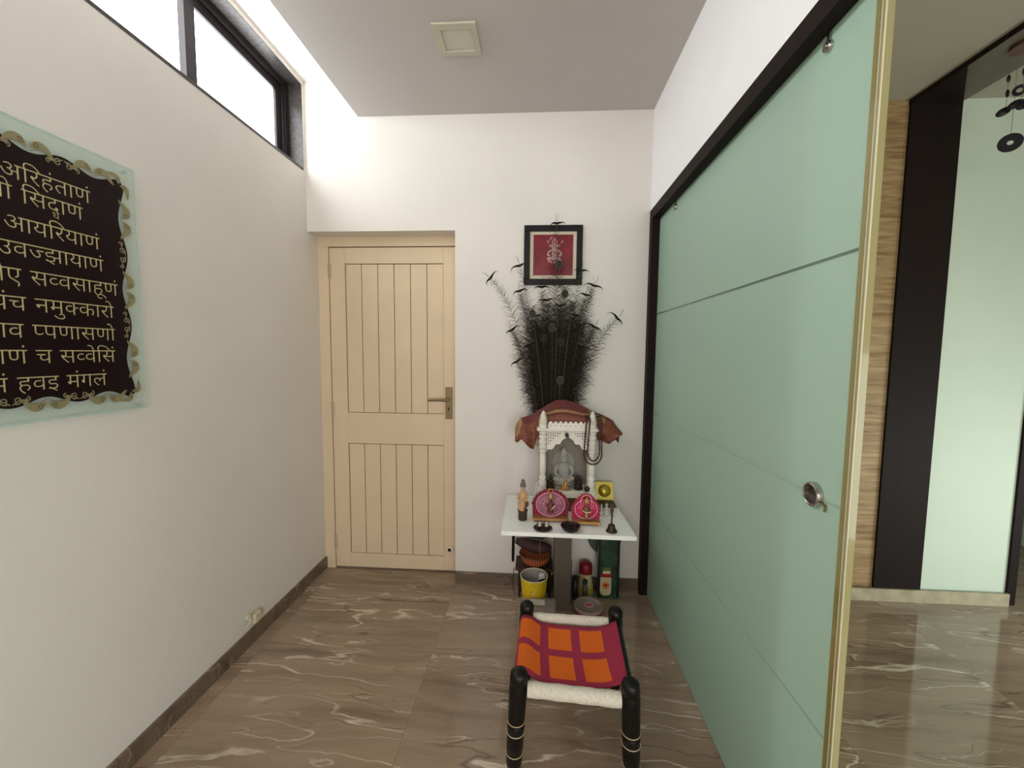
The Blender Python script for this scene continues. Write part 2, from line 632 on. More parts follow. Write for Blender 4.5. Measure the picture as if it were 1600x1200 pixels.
lf.box(PX0, PX1, YD, YD + 0.035, zl1, zu0)
lf.box(PX0, PX1, YD, YD + 0.035, DZ0, zl0)
lf.build('leaf_frame', DOORPAINT, d, bevel=0.0015)
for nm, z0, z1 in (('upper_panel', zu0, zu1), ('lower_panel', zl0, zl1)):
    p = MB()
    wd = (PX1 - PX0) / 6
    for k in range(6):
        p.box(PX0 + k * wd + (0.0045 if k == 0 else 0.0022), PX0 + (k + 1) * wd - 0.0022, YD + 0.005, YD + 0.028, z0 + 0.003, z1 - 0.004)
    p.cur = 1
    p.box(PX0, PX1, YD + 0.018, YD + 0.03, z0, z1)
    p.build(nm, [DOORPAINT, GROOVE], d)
# dark gap around the leaf
gp = MB()
gp.box(DX0 - 0.004, DX0, YD + 0.012, YD + 0.03, DZ0, DZ1)
gp.box(DX1, XD - 0.0002, YD + 0.004, YD + 0.03, 0, DZ1)
gp.box(DX0, DX1, YD + 0.008, YD + 0.03, DZ1, DZ1 + 0.005)
gp.build('door_gap', GROOVE, d)
for z in (1.83, 0.985, 0.135):
    h = MB()
    for k in range(4):
        h.lathe([(0.0001, 0), (0.005, 0.0008), (0.005, 0.0205), (0.0001, 0.0215)], (DX0 - 0.004, YD - 0.006, z + k * 0.022), 10)
    h.box(DX0 - 0.004, DX0 + 0.014, YD - 0.002, YD, z, z + 0.088)
    h.build('hinge', mat('painted_hinge', lin(196, 178, 148), 0.4), d)
hp = MB().box(-0.556, -0.514, YD - 0.008, YD, 0.978, 1.174).build('handle_plate', BRASS, d, bevel=0.002)
lv = MB()
lv.lathe([(0.011, 0), (0.011, 0.03)], (-0.536, YD - 0.038, 1.098), 14, 'Y')
lv.tube([(-0.536, YD - 0.042, 1.098), (-0.56, YD - 0.043, 1.098), (-0.60, YD - 0.043, 1.097), (-0.65, YD - 0.041, 1.096)], [0.0095, 0.009, 0.008, 0.0085], 10)
lv.build('lever', BRASS, hp)
kh = MB()
kh.lathe([(0.006, 0), (0.006, 0.0012)], (-0.535, YD - 0.0092, 1.044), 12, 'Y')
kh.box(-0.538, -0.532, YD - 0.0092, YD - 0.008, 1.028, 1.042)
kh.build('keyhole', BLACK, hp)
st = MB()
st.lathe([(0.026, 0.012), (0.026, 0.0), (0.020, -0.004), (0.012, -0.004), (0.012, 0.004)], (-0.531, YD - 0.0125, 0.152), 6, 'Y')
st.build('door_stop', mat('white_plastic', lin(214, 204, 182), 0.4), d)
MB().lathe([(0.0001, 0), (0.011, 0), (0.011, 0.003)], (-0.531, YD - 0.0165, 0.152), 12, 'Y').build('door_stop_hole', BLACK, d)  # black disc put in for the shade inside the stop's hole

# ------------------------------------------------------------------ sliding glass door and its dark frame
hd = MB()
hd.box(XR - 0.003, XR + 0.036, YN, YB - 0.001, 2.113, 2.167)
hd.box(XR + 0.036, XR + 0.125, YN, YB - 0.001, 2.140, 2.1668)
hd.box(XR + 0.060, XR + 0.066, YN, YB - 0.001, 2.122, 2.140)
hd.box(XR - 0.003, XR + 0.050, YB - 0.050, YB - 0.0005, 0.0, 2.113)
hd.box(XR + 0.092, XR + 0.125, YB - 0.050, YB - 0.0005, 0.0, 2.140)
struct(hd.build('trim_5', DARK, None, (XR, YB, 0)), 'dark brown frame and track of the sliding door')
GX0, GX1 = 0.650, 0.660
sd = sroot('door_2', (GX0, 1.58, 0), 'frosted green sliding glass door with steel ring pull')
gl = MB().box(GX0, GX1, 0.894, YB - 0.028, 0.006, 2.130).build('glass_panel', FROST, sd)
for z in (1.604, 1.062, 0.535):
    MB().box(GX0 - 0.0012, GX0 - 0.0002, 0.896, YB - 0.06, z - 0.0032, z + 0.0032).build('clear_line', STRIPE if z > 1.5 else STRIPE2, gl)
es = MB()
es.box(GX0 - 0.001, GX1 + 0.001, 0.8755, 0.8935, 0.006, 2.13)
es.cur = 1
es.box(GX0 - 0.002, GX1 + 0.001, 0.864, 0.8753, 0.006, 2.13)
es.cur = 0
es.box(GX0 - 0.0020, GX0 - 0.001, 0.8800, 0.882, 0.006, 2.13)
es.build('edge_seal', [SEAL, SEAL2], sd)
el = MB().box(GX0 - 0.0035, GX0 - 0.0021, 0.8645, 0.8675, 0.006, 2.13)
el.box(GX0 - 0.0021, GX0 - 0.0011, 0.8765, 0.8785, 0.006, 2.13)
el.build('seal_line', mat('pale_seal_line', lin(226, 220, 186), 0.15, coat=0.6), sd)  # thin pale lines laid along the seal
rg = MB()
ky, kz = 0.974, 1.066
rg.lathe([(0.0290, 0.0), (0.0290, -0.006), (0.0270, -0.0125), (0.0240, -0.0140), (0.0218, -0.0125), (0.0205, -0.006), (0.0202, 0.0)], (GX0 - 0.0002, ky, kz), 32, 'X', cap=False)
rg.build('pull_ring', STEEL, sd)
cu = MB().lathe([(0.0001, -0.0024), (0.0200, -0.0024), (0.0200, -0.0002)], (GX0, ky, kz), 24, 'X')
cu.build('pull_cup', mat('dark_steel', lin(70, 58, 54), 0.3, metal=0.7), sd)
lt = MB()
lt.tube([(GX0 - 0.004, ky - 0.028, kz - 0.010), (GX0 - 0.004, ky - 0.040, kz - 0.014)], 0.003, 8)
lt.tube([(GX0 - 0.004, ky - 0.039, kz - 0.013), (GX0 - 0.004, ky - 0.039, kz - 0.027)], 0.0026, 8)
lt.build('latch', BRASS, sd)
for y in (1.024, 2.05):
    rl = MB()
    rl.lathe([(0.0001, -0.010), (0.011, -0.010), (0.0125, -0.007), (0.0125, -0.0002)], (GX0, y, 2.083), 20, 'X')
    rl.lathe([(0.0001, -0.0135), (0.005, -0.0135), (0.005, -0.010)], (GX0, y, 2.083), 12, 'X')
    rl.box(GX0 - 0.006, GX0 - 0.0004, y - 0.005, y + 0.005, 2.09, 2.125)
    rl.build('roller_bracket', STEEL, sd)
sd2 = sroot('door_3', (0.69, 1.7, 0), 'second frosted glass panel behind the sliding door')
MB().box(0.680, 0.690, 1.075, YB - 0.028, 0.006, 2.130).build('glass_panel', FROST2, sd2)

# ------------------------------------------------------------------ ceiling light
t = thing('ceiling_light', (-0.353, 1.816, ZC - 0.014), 'square white recessed light set in the dropped ceiling', 'ceiling light')
WPL = mat('white_fitting', lin(196, 190, 170), 0.45)
m = MB()
a, b_, c0, c1 = -0.4435, -0.263, 1.724, 1.906
ia, ib, ic0, ic1 = -0.412, -0.290, 1.759, 1.876
for x0, x1, y0, y1 in ((a, b_, c0, ic0), (a, b_, ic1, c1), (a, ia, ic0, ic1), (ib, b_, ic0, ic1)):
    m.box(x0, x1, y0, y1, ZC - 0.009, ZC - 0.0005)
m.build('light_frame', WPL, t, bevel=0.002)
MB().box(ia + 0.001, ib - 0.001, ic0 + 0.001, ic1 - 0.001, ZC - 0.004, ZC - 0.0005).build('diffuser', mat('unlit_diffuser', lin(206, 200, 186), 0.35), t)

# ------------------------------------------------------------------ glass prayer plaque on the left wall
PXW = XL + 0.022
sg = thing('wall_plaque', (XL + 0.012, 0.945, 1.19), 'glass plaque with gold Devanagari verses on a dark panel on the cream wall', 'wall plaque')
SY0, SY1, SZ0, SZ1 = 0.590, 1.304, 1.191, 1.964
gm = MB()
gm.prism([(SY0, SZ0), (SY1, SZ0), (SY1, SZ1), (SY0, SZ1)], PXW - 0.008, PXW, 'X')
gm.build('glass_plate', clear_mat('green_clear_plate', (0.90, 0.95, 0.925), 0.14, 0.08), sg, bevel=0.002)
rim = MB()
for k, e in enumerate((0.010, 0.0)):
    pass
bw = 0.006
for y0, y1, z0, z1 in ((SY0, SY1, SZ0, SZ0 + bw), (SY0, SY1, SZ1 - bw, SZ1), (SY1 - bw, SY1, SZ0 + bw, SZ1 - bw), (SY0, SY0 + bw, SZ0 + bw, SZ1 - bw)):
    rim.box(PXW + 0.0002, PXW + 0.0012, y0, y1, z0, z1)
rim.build('polished_rim', clear_mat('green_bevel', (0.80, 0.88, 0.85), 0.3, 0.1), sg)
for y, z in ((SY0 + 0.03, SZ0 + 0.03), (SY1 - 0.02, SZ0 + 0.012), (SY0 + 0.03, SZ1 - 0.03), (SY1 - 0.02, SZ1 - 0.012)):
    MB().lathe([(0.006, 0.0005), (0.006, 0.0137)], (XL, y, z), 12, 'X').build('standoff', mat('frosted_spacer', lin(190, 196, 190), 0.4), sg)
# dark field with a wavy edge
QY0, QY1, QZ0, QZ1 = 0.634, 1.256, 1.246, 1.902
pan = MB()
pts = []


def wav(u, n, amp):
    return -amp * math.cos(2 * PI * n * u)


NN = 96
for k in range(NN):
    u = k / NN
    pts.append((QY0 + u * (QY1 - QY0), QZ0 + wav(u, 4, 0.011)))
for k in range(NN):
    u = k / NN
    pts.append((QY1 - wav(u, 3, 0.011), QZ0 + u * (QZ1 - QZ0)))
for k in range(NN):
    u = k / NN
    pts.append((QY1 - u * (QY1 - QY0), QZ1 - wav(u, 4, 0.011)))
for k in range(NN):
    u = k / NN
    pts.append((QY0 + wav(u, 3, 0.011), QZ1 - u * (QZ1 - QZ0)))
pan.prism(pts, PXW + 0.0002, PXW + 0.0010, 'X')
pan.build('dark_panel', mat('black_maroon_gloss', lin(30, 18, 18), 0.22, spec=0.15), sg)
GOLD = mat('pale_gold_leaf', lin(206, 190, 140), 0.4, metal=0.35)
SILV = mat('silver_gold_scroll', lin(152, 142, 106), 0.4, metal=0.3)
sc_m = MB()


def flat_ribbon(mb, pts2, w0, w1, x0, x1):
    """tapering flat stroke in the wall plane"""
    n = len(pts2)
    lft, rgt = [], []
    for i, (a, b) in enumerate(pts2):
        p0 = pts2[max(i - 1, 0)]
        p1 = pts2[min(i + 1, n - 1)]
        tx, ty = p1[0] - p0[0], p1[1] - p0[1]
        l = math.hypot(tx, ty) or 1
        w = (w0 + (w1 - w0) * i / (n - 1)) / 2
        lft.append((a - ty / l * w, b + tx / l * w))
        rgt.append((a + ty / l * w, b - tx / l * w))
    vs = [(x1, *p) for p in lft] + [(x1, *p) for p in rgt]
    mb.add(vs, [(i, i + 1, n + i + 1, n + i) for i in range(n - 1)], False)


def spiral(cx, cz, r, a0, turns, sgn, n=22):
    return [(cx + r * (1 - 0.85 * k / n) * math.cos(a0 + sgn * turns * 2 * PI * k / n),
             cz + r * (1 - 0.85 * k / n) * math.sin(a0 + sgn * turns * 2 * PI * k / n)) for k in range(n + 1)]


X1 = PXW + 0.0017


def place(cx, cz, ang, flip):
    ca, sa = math.cos(ang), math.sin(ang)
    return lambda q: (cx + q[0] * ca - q[1] * flip * sa, cz + q[0] * sa + q[1] * flip * ca)


def profile_ribbon(mb, pts2, wmax, peak, x1):
    """flat stroke that swells to wmax at fraction peak and dies out at both ends"""
    n = len(pts2)
    vs = []
    for i, (a, b) in enumerate(pts2):
        p0, p1 = pts2[max(i - 1, 0)], pts2[min(i + 1, n - 1)]
        tx, ty = p1[0] - p0[0], p1[1] - p0[1]
        l = math.hypot(tx, ty) or 1
        u = i / (n - 1)
        g = math.sin(PI / 2 * min(1, u / peak)) if u < peak else math.cos(PI / 2 * (u - peak) / (1 - peak))
        w = (0.0012 + wmax * max(0, g)) / 2
        vs += [(x1, a - ty / l * w, b + tx / l * w), (x1, a + ty / l * w, b - tx / l * w)]
    mb.add(vs, [(2 * i, 2 * i + 2, 2 * i + 3, 2 * i + 1) for i in range(n - 1)], False)




def leaf_pair(cx, cz, ang, flip, k=1.0):
    """two mirrored acanthus commas: a swollen body that runs out along the edge and rolls into a curl"""
    T = place(cx, cz, ang, flip)
    for s_ in (-1, 1):
        path = []
        for i in range(25):
            u = i / 24
            path.append(T((s_ * (0.003 + 0.058 * u) * k, (0.002 + 0.016 * math.sin(PI * min(1, u * 1.15)) - 0.010 * u * u) * k)))
        profile_ribbon(sc_m, path, 0.020 * k, 0.33, X1)
        cu_ = [T((s_ * (0.016 + q[0]) * k, (0.015 + q[1]) * k)) for q in spiral(0, 0, 0.0105, PI + 0.4, 1.25, 1, 26)]
        flat_ribbon(sc_m, cu_, 0.0050 * k, 0.0024 * k, 0, X1 + 0.0003)
        cu2 = [T((s_ * (0.016 + q[0]) * k, (0.015 + q[1]) * k)) for q in spiral(0, 0, 0.0078, PI + 0.4, 1.25, 1, 26)]
        sc_m.cur = 1
        flat_ribbon(sc_m, cu2, 0.0016 * k, 0.0010 * k, 0, X1 + 0.0005)
        ed_ = [T((s_ * (0.002 + 0.056 * i / 20) * k, (-0.005 + 0.012 * math.sin(PI * i / 20) - 0.003 * i / 20) * k)) for i in range(21)]
        flat_ribbon(sc_m, ed_, 0.0012 * k, 0.0008 * k, 0, X1 + 0.0004)
        sc_m.cur = 0


def curl_pair(cx, cz, ang, flip, k=1.0):
    T = place(cx, cz, ang, flip)
    for s_ in (-1, 1):
        cu_ = [T((s_ * (0.013 + q[0]) * k, (-0.004 + q[1]) * k)) for q in spiral(0, 0, 0.0100, PI / 2 + 0.5, 1.3, -1, 26)]
        flat_ribbon(sc_m, cu_, 0.0032 * k, 0.0018 * k, 0, X1)
        st_ = [T((s_ * (0.002 + 0.036 * i / 15) * k, (0.007 - 0.010 * i / 15 - 0.006 * math.sin(i / 15 * PI)) * k)) for i in range(16)]
        flat_ribbon(sc_m, st_, 0.0028 * k, 0.0020 * k, 0, X1 + 0.0002)
        c3 = [T((s_ * (0.034 + q[0]) * k, (-0.006 + q[1]) * k)) for q in spiral(0, 0, 0.0070, -PI / 2, 1.2, 1, 20)]
        flat_ribbon(sc_m, c3, 0.0028 * k, 0.0016 * k, 0, X1 + 0.0001)


for k in range(4):
    y_ = QY0 + (k + 0.5) * (QY1 - QY0) / 4
    leaf_pair(y_, QZ0 + 0.001, 0, -1)
    leaf_pair(y_, QZ1 - 0.001, 0, 1)
for k in range(1, 4):
    y_ = QY0 + k * (QY1 - QY0) / 4
    curl_pair(y_, QZ0 + 0.004, 0, -1)
    curl_pair(y_, QZ1 - 0.004, 0, 1)
for k in range(3):
    z_ = QZ0 + (k + 0.5) * (QZ1 - QZ0) / 3
    leaf_pair(QY1 + 0.001, z_, PI / 2, -1)
    leaf_pair(QY0 - 0.001, z_, PI / 2, 1)
for k in range(1, 3):
    z_ = QZ0 + k * (QZ1 - QZ0) / 3
    curl_pair(QY1 - 0.002, z_, PI / 2, -1)
    curl_pair(QY0 + 0.002, z_, PI / 2, 1)
for cx, cz, a_ in ((QY1 - 0.004, QZ0 + 0.004, -3 * PI / 4), (QY1 - 0.004, QZ1 - 0.004, -PI / 4), (QY0 + 0.004, QZ0 + 0.004, 3 * PI / 4), (QY0 + 0.004, QZ1 - 0.004, PI / 4)):
    leaf_pair(cx, cz, a_, 1, 0.75)
sc_m.build('scroll_border', [SILV, mat('dark_outline_ink', lin(60, 50, 40), 0.5)], sg)

# --- lettering from the built-in outline font; half letters are cut before their upright
_glyph = {}


def glyph(ch):
    if ch in _glyph:
        return _glyph[ch]
    res = []
    for body in (ch, ch + 'x', 'x'):
        cu_ = bpy.data.curves.new('t', 'FONT')
        cu_.body = body
        cu_.size = 1.0
        cu_.resolution_u = 3
        ob = bpy.data.objects.new('t', cu_)
        col.objects.link(ob)
        bpy.context.view_layer.update()
        me = ob.evaluated_get(bpy.context.evaluated_depsgraph_get()).to_mesh()
        res.append(([v.co.copy() for v in me.vertices], [list(p.vertices) for p in me.polygons]))
        bpy.data.objects.remove(ob)
        bpy.data.curves.remove(cu_)
    adv = max(v.x for v in res[1][0]) - max(v.x for v in res[2][0])
    vs, fs = res[0]
    cnt = {}
    for f_ in fs:
        for a_, b2 in zip(f_, f_[1:] + f_[:1]):
            cnt.setdefault((min(a_, b2), max(a_, b2)), []).append((a_, b2))
    nrm = {}
    for e_, l_ in cnt.items():
        if len(l_) == 1:
            a_, b2 = l_[0]
            d_ = vs[b2] - vs[a_]
            if d_.length > 1e-7:
                n_ = Vector((-d_.y, d_.x, 0)).normalized()
                for q in (a_, b2):
                    nrm[q] = nrm.get(q, Vector((0, 0, 0))) + n_
    vs = [v + (nrm[i].normalized() * 0.014 if i in nrm and nrm[i].length > 1e-4 else Vector((0, 0, 0))) for i, v in enumerate(vs)]
    _glyph[ch] = (vs, fs, adv)
    return _glyph[ch]


def clipped(ch, cut):
    vs, fs, adv = glyph(ch)
    bm = bmesh.new()
    bv = [bm.verts.new(v) for v in vs]
    for f_ in fs:
        try:
            bm.faces.new([bv[i] for i in f_])
        except ValueError:
            pass
    bmesh.ops.bisect_plane(bm, geom=bm.verts[:] + bm.edges[:] + bm.faces[:], plane_co=(cut, 0, 0), plane_no=(1, 0, 0), clear_outer=True)
    bm.verts.index_update()
    r = ([v.co.copy() for v in bm.verts], [[v.index for v in f_.verts] for f_ in bm.faces])
    bm.free()
    return r


HALF = {'स': 0.52, 'व': 0.385, 'प': 0.40, 'क': 0.60, 'ज': 0.57}


def line_mesh(tokens):
    """tokens: plain characters, '+X' = half form of X, '_X' = small X hung below the previous letter, ' '"""
    V, Fc = [], []
    x = 0.0
    last = 0.0

    def put(vs, fs, ox, oy=0.0, s_=1.0):
        o = len(V)
        V.extend([(v.x * s_ + ox, v.y * s_ + oy) for v in vs])
        Fc.extend([[i + o for i in f_] for f_ in fs])
    for tk in tokens:
        if tk == ' ':
            x += 0.30
            continue
        if tk[0] == '+':
            vs, fs = clipped(tk[1], HALF[tk[1]])
            put(vs, fs, x)
            last = x
            x += HALF[tk[1]]
            continue
        if tk[0] == '_':
            vs, fs, adv = glyph(tk[1])
            lo = [v for v in vs]
            put(lo, fs, last + 0.18, -0.31, 0.50)
            continue
        vs, fs, adv = glyph(tk)
        put(vs, fs, x)
        if adv > 0.05:
            last = x
        x += adv
    return V, Fc, x


def toks(s_):
    out, i = [], 0
    while i < len(s_):
        if s_[i] in '+_':
            out.append(s_[i:i + 2])
            i += 2
        else:
            out.append(s_[i])
            i += 1
    return out


LINES = [('णमो अिरहंताणं', 1.846, 1.165), ('णमो िसद_धाणं', 1.792, 1.142), ('णमो आयिरयाणं', 1.718, 1.183),
         ('णमो उव+जझायाणं', 1.655, 1.190), ('णमो लोए स+ववसाहूणं', 1.588, 1.228), ('एसो पंच नमु+ककारो', 1.518, 1.212),
         ('स+ववपाव +पपणासणो', 1.449, 1.212), ('मंगलाणं च स+ववेिसं', 1.383, 1.208), ('पढमं हवइ मंगलं', 1.313, 1.178)]
FS = 0.0575
for s_, ztop, yend in LINES:
    V, Fc, wd = line_mesh(toks(s_))
    sx = FS * 1.02
    if wd * sx > yend - 0.665:
        sx = (yend - 0.665) / wd
    y0 = yend - wd * sx
    lm = MB()
    lm.add([(PXW + 0.0019, y0 + a_ * sx, ztop + (b2 - 0.622) * FS) for a_, b2 in V], Fc, False)
    lm.build('verse_line', GOLD, sg)

# ------------------------------------------------------------------ wall socket stub low on the left wall
t = thing('wall_socket', (XL, 1.79, 0.08), 'small white cable outlet low on the left wall above the skirting', 'socket')
IV = mat('ivory_plastic', lin(206, 196, 170), 0.4)
m = MB()
m.box(XL + 0.0003, XL + 0.028, 1.775, 1.825, 0.094, 0.140)
m.build('socket_body', IV, t, bevel=0.006)
m = MB()
for z in (0.104, 0.122):
    m.box(XL + 0.008, XL + 0.020, 1.8255, 1.834, z, z + 0.010)
m.build('plug_slot', BLACK, t)
m = MB()
m.lathe([(0.014, 0.0003), (0.016, 0.012), (0.010, 0.016)], (XL, 1.757, 0.142), 14, 'X')
m.tube([(XL + 0.012, 1.757, 0.14), (XL + 0.02, 1.752, 0.125), (XL + 0.012, 1.748, 0.112), (XL + 0.006, 1.745, 0.10)], 0.004, 8)
m.build('cable_stub', IV, t)

# ------------------------------------------------------------------ low stool
st = thing('low_stool', (0.14, 1.45, 0), 'low stool with four black turned legs and an orange and magenta checked seat', 'stool')
LEGS = {'FL': ((-0.060, 1.283), (-0.0445, 1.280)), 'FR': ((0.327, 1.266), (0.3135, 1.262)), 'RL': ((-0.034, 1.655), (-0.0275, 1.650)), 'RR': ((0.340, 1.640), (0.336, 1.637))}
LH = 0.345
lp = [(0.0001, 0), (0.020, 0.0), (0.0245, 0.006), (0.0265, 0.02), (0.0275, 0.045), (0.0275, 0.05), (0.0262, 0.052), (0.0262, 0.058), (0.0275, 0.060), (0.0285, 0.095),
      (0.029, 0.125), (0.0293, 0.1265), (0.0275, 0.130), (0.0275, 0.138), (0.0293, 0.141), (0.0293, 0.153), (0.0275, 0.156), (0.0275, 0.164), (0.0293, 0.167),
      (0.0285, 0.18), (0.0295, 0.235), (0.030, 0.285), (0.0285, 0.296), (0.0275, 0.302), (0.0295, 0.308), (0.0300, 0.322), (0.0275, 0.336), (0.020, 0.343), (0.0001, LH)]
for k, ((bx, by), (tx, ty)) in LEGS.items():
    lg = MB().lathe(lp, (0, 0, 0), 24)
    for v in lg.v:
        q = v.z / LH
        v.x += bx + (tx - bx) * q
        v.y += by + (ty - by) * q
    lo = lg.build('leg', BLACK, st)
    rb = MB()
    for z, r in ((0.127, 0.0294), (0.1405, 0.0294), (0.1535, 0.0294), (0.1665, 0.0294), (0.051, 0.0276)):
        q = z / LH
        if z == 0.1535 or z == 0.1405:
            continue
        rb = MB()
        rb.tube([(bx + (tx - bx) * q + r * math.cos(2 * PI * j / 28), by + (ty - by) * q + r * math.sin(2 * PI * j / 28), z) for j in range(28)], 0.0016, 6, True)
        rb.build('leg_ring', mat('cream_lacquer_ring', lin(190, 174, 136), 0.4), lo)
COTTON = mat('white_wound_cotton', lin(216, 208, 192), 0.9, noise=0.1, nscale=120, bump=0.5, bscale=240)


def rail(name, p, q, r):
    pts = [Vector(p).lerp(Vector(q), i / 12) for i in range(13)]
    rr = [r * (1 + 0.04 * math.sin(i * 1.9)) for i in range(13)]
    return MB().tube(pts, rr, 16).build(name, COTTON, st)


rail('front_rail', (-0.016, 1.276, 0.282), (0.285, 1.262, 0.276), 0.0235)
rail('rear_rail', (-0.001, 1.649, 0.281), (0.308, 1.638, 0.281), 0.0195)
for nm, a_, b2 in (('side_rail', 'FL', 'RL'), ('side_rail', 'FR', 'RR')):
    (x0, y0), (x1, y1) = LEGS[a_][1], LEGS[b2][1]
    MB().tube([(x0, y0 + 0.028, 0.290), (x1, y1 - 0.028, 0.290)], 0.019, 14).build(nm, COTTON if a_ == 'FL' else BLACK, st)


def seat_mat():
    m = bpy.data.materials.new('checked_seat_cloth')
    m.use_nodes = True
    nt = m.node_tree
    b = nt.nodes['Principled BSDF']
    b.inputs['Roughness'].default_value = 0.85
    uv = nt.nodes.new('ShaderNodeUVMap')
    br = nt.nodes.new('ShaderNodeTexBrick')
    br.offset = 0.0
    br.inputs['Scale'].default_value = 1.0
    br.inputs['Brick Width'].default_value = 0.122
    br.inputs['Row Height'].default_value = 0.140
    br.inputs['Mortar Size'].default_value = 0.017
    br.inputs['Mortar Smooth'].default_value = 0.02
    br.inputs['Color1'].default_value = (*lin(226, 104, 14), 1)
    br.inputs['Color2'].default_value = (*lin(216, 96, 16), 1)
    br.inputs['Mortar'].default_value = (*lin(158, 38, 68), 1)
    nt.links.new(uv.outputs['UV'], br.inputs['Vector'])
    n = nt.nodes.new('ShaderNodeTexNoise')
    n.inputs['Scale'].default_value = 500
    nt.links.new(uv.outputs['UV'], n.inputs['Vector'])
    bp = nt.nodes.new('ShaderNodeBump')
    bp.inputs['Strength'].default_value = 0.35
    bp.inputs['Distance'].default_value = 0.002
    nt.links.new(n.outputs['Fac'], bp.inputs['Height'])
    nt.links.new(bp.outputs['Normal'], b.inputs['Normal'])
    nt.links.new(br.outputs['Color'], b.inputs['Base Color'])
    return m


# cloth: wraps the left rail, sags across, and turns over the right rail
NU, NV = 40, 16
grid, uvs = [], []
for j in range(NV + 1):
    v = j / NV
    (xl0, yl0), (xl1, yl1) = LEGS['FL'][1], LEGS['RL'][1]
    (xr0, yr0), (xr1, yr1) = LEGS['FR'][1], LEGS['RR'][1]
    f0, f1 = 0.034 + 0.0, 0.034
    tl = (f0 + v * (yl1 - yl0 - f0 - f1)) / (yl1 - yl0)
    lx, ly = xl0 + (xl1 - xl0) * tl, yl0 + (yl1 - yl0) * tl
    rx, ry = xr0 + (xr1 - xr0) * tl, yr0 + (yr1 - yr0) * tl
    prof = []
    rr = 0.0225
    for k in range(9):           # round the left rail, from outside below to the top
        a_ = PI + 0.75 - (PI / 2 + 0.95) * k / 8
        prof.append((lx + rr * math.cos(a_), 0.290 + rr * math.sin(a_)))
    n_mid = NU - 9 - 8
    xa, za = prof[-1]
    a_r0 = PI / 2 + 0.75
    xb, zb = rx + rr * math.cos(a_r0), 0.290 + rr * math.sin(a_r0)
    for k in range(1, n_mid + 1):
        u = k / (n_mid + 1)
        sag = 0.040 * (1 - (2 * u - 1) ** 4) * (0.8 + 0.2 * math.sin(PI * v)) * (1 if u > 0.14 else u / 0.14)
        prof.append((xa + (xb - xa) * u, za + (zb - za) * u - sag))
    for k in range(9):
        a_ = a_r0 - 0.70 * k / 8
        prof.append((rx + rr * math.cos(a_), 0.290 + rr * math.sin(a_)))
    # arclength for the pattern
    L = [0]
    for k in range(1, len(prof)):
        L.append(L[-1] + math.hypot(prof[k][0] - prof[k - 1][0], prof[k][1] - prof[k - 1][1]))
    for k, (px, pz) in enumerate(prof):
        yy = ly + (ry - ly) * (px - lx) / (rx - lx)
        grid.append((px, yy, pz))
        u_ = prof[8][0] + L[k] - L[8]
        uvs.append((min(max(u_, -0.058), 0.290) + 0.0705, v * 0.292 - 0.006))
W_ = len(grid) // (NV + 1)
cl = MB()
cl.smooth = True
cl.add(grid, [(j * W_ + k, j * W_ + k + 1, (j + 1) * W_ + k + 1, (j + 1) * W_ + k) for j in range(NV) for k in range(W_ - 1)])
so = cl.build('seat', seat_mat(), st)
uvl = so.data.uv_layers.new(name='UVMap')
for lp_ in so.data.loops:
    uvl.data[lp_.index].uv = uvs[lp_.vertex_index]
sl = so.modifiers.new('solid', 'SOLIDIFY')
sl.thickness, sl.offset = 0.003, 0

# ------------------------------------------------------------------ altar table
ZT = 0.558
t = thing('altar_table', (0.17, 2.15, 0), 'small white altar table on a single square grey post at the end wall', 'table')
MB().prism([(-0.156, 1.848), (0.464, 1.840), (0.442, 2.346), (-0.162, 2.346)], ZT - 0.020, ZT).build('tabletop', WHITE, t, bevel=0.0015)
MB().box(0.107, 0.198, 2.135, 2.225, 0.0, ZT - 0.0205).build('post', mat('grey_brown_laminate', lin(92, 82, 72), 0.5, noise=0.05), t)

# ------------------------------------------------------------------ white marble shrine
PL = thing('wooden_plinth', (0.16, 2.18, ZT), 'brown wooden plinth under the white marble shrine', 'plinth')
PWOOD = mat('brown_plinth_wood', lin(92, 66, 42), 0.5, noise=0.25, nscale=18)
MB().box(0.010, 0.305, 2.118, 2.245, ZT + 0.0005, 0.628).build('plinth_body', PWOOD, PL)
MB().box(0.002, 0.312, 2.110, 2.250, 0.628, 0.6355).build('plinth_top', PWOOD, PL, bevel=0.001)
tag(MB().box(0.318, 0.438, 2.185, 2.275, ZT + 0.0005, ZT + 0.010).build('wooden_board', mat('dark_board', lin(78, 60, 44), 0.5, noise=0.2), None, (0.38, 2.23, ZT), bevel=0.001),
    'thin dark wooden board lying at the right rear corner of the white table', 'board')

SH = thing('marble_shrine', (0.16, 2.18, 0.636), 'carved white marble home shrine with two pillars and a scalloped arch', 'shrine')
yf, yk = 2.104, 2.250
b = MB()
b.box(-0.004, 0.322, yf - 0.006, yk, 0.636, 0.655)
b.box(0.004, 0.314, yf, yk, 0.655, 0.668)
b.build('shrine_base', MARBLE, SH, bevel=0.003)
MB().box(0.018, 0.305, yk - 0.012, yk, 0.668, 0.985).build('back_panel', mat('grey_marble', lin(128, 119, 108), 0.5, noise=0.08, nscale=14), SH)
pp = [(0.0225, 0.668), (0.0225, 0.682), (0.0170, 0.684), (0.0205, 0.690), (0.0205, 0.716), (0.0150, 0.719), (0.0150, 0.723), (0.0190, 0.727), (0.0190, 0.743), (0.0140, 0.746), (0.0140, 0.751), (0.0170, 0.756), (0.0180, 0.80),
      (0.0165, 0.85), (0.0140, 0.866), (0.0190, 0.871), (0.0190, 0.880), (0.0150, 0.884), (0.0210, 0.890), (0.0215, 0.905), (0.0170, 0.909), (0.0170, 0.913), (0.0215, 0.917), (0.0215, 0.932), (0.0170, 0.936), (0.0170, 0.940),
      (0.0215, 0.944), (0.0215, 0.958), (0.0170, 0.962), (0.0170, 0.966), (0.0225, 0.970), (0.0225, 0.985)]
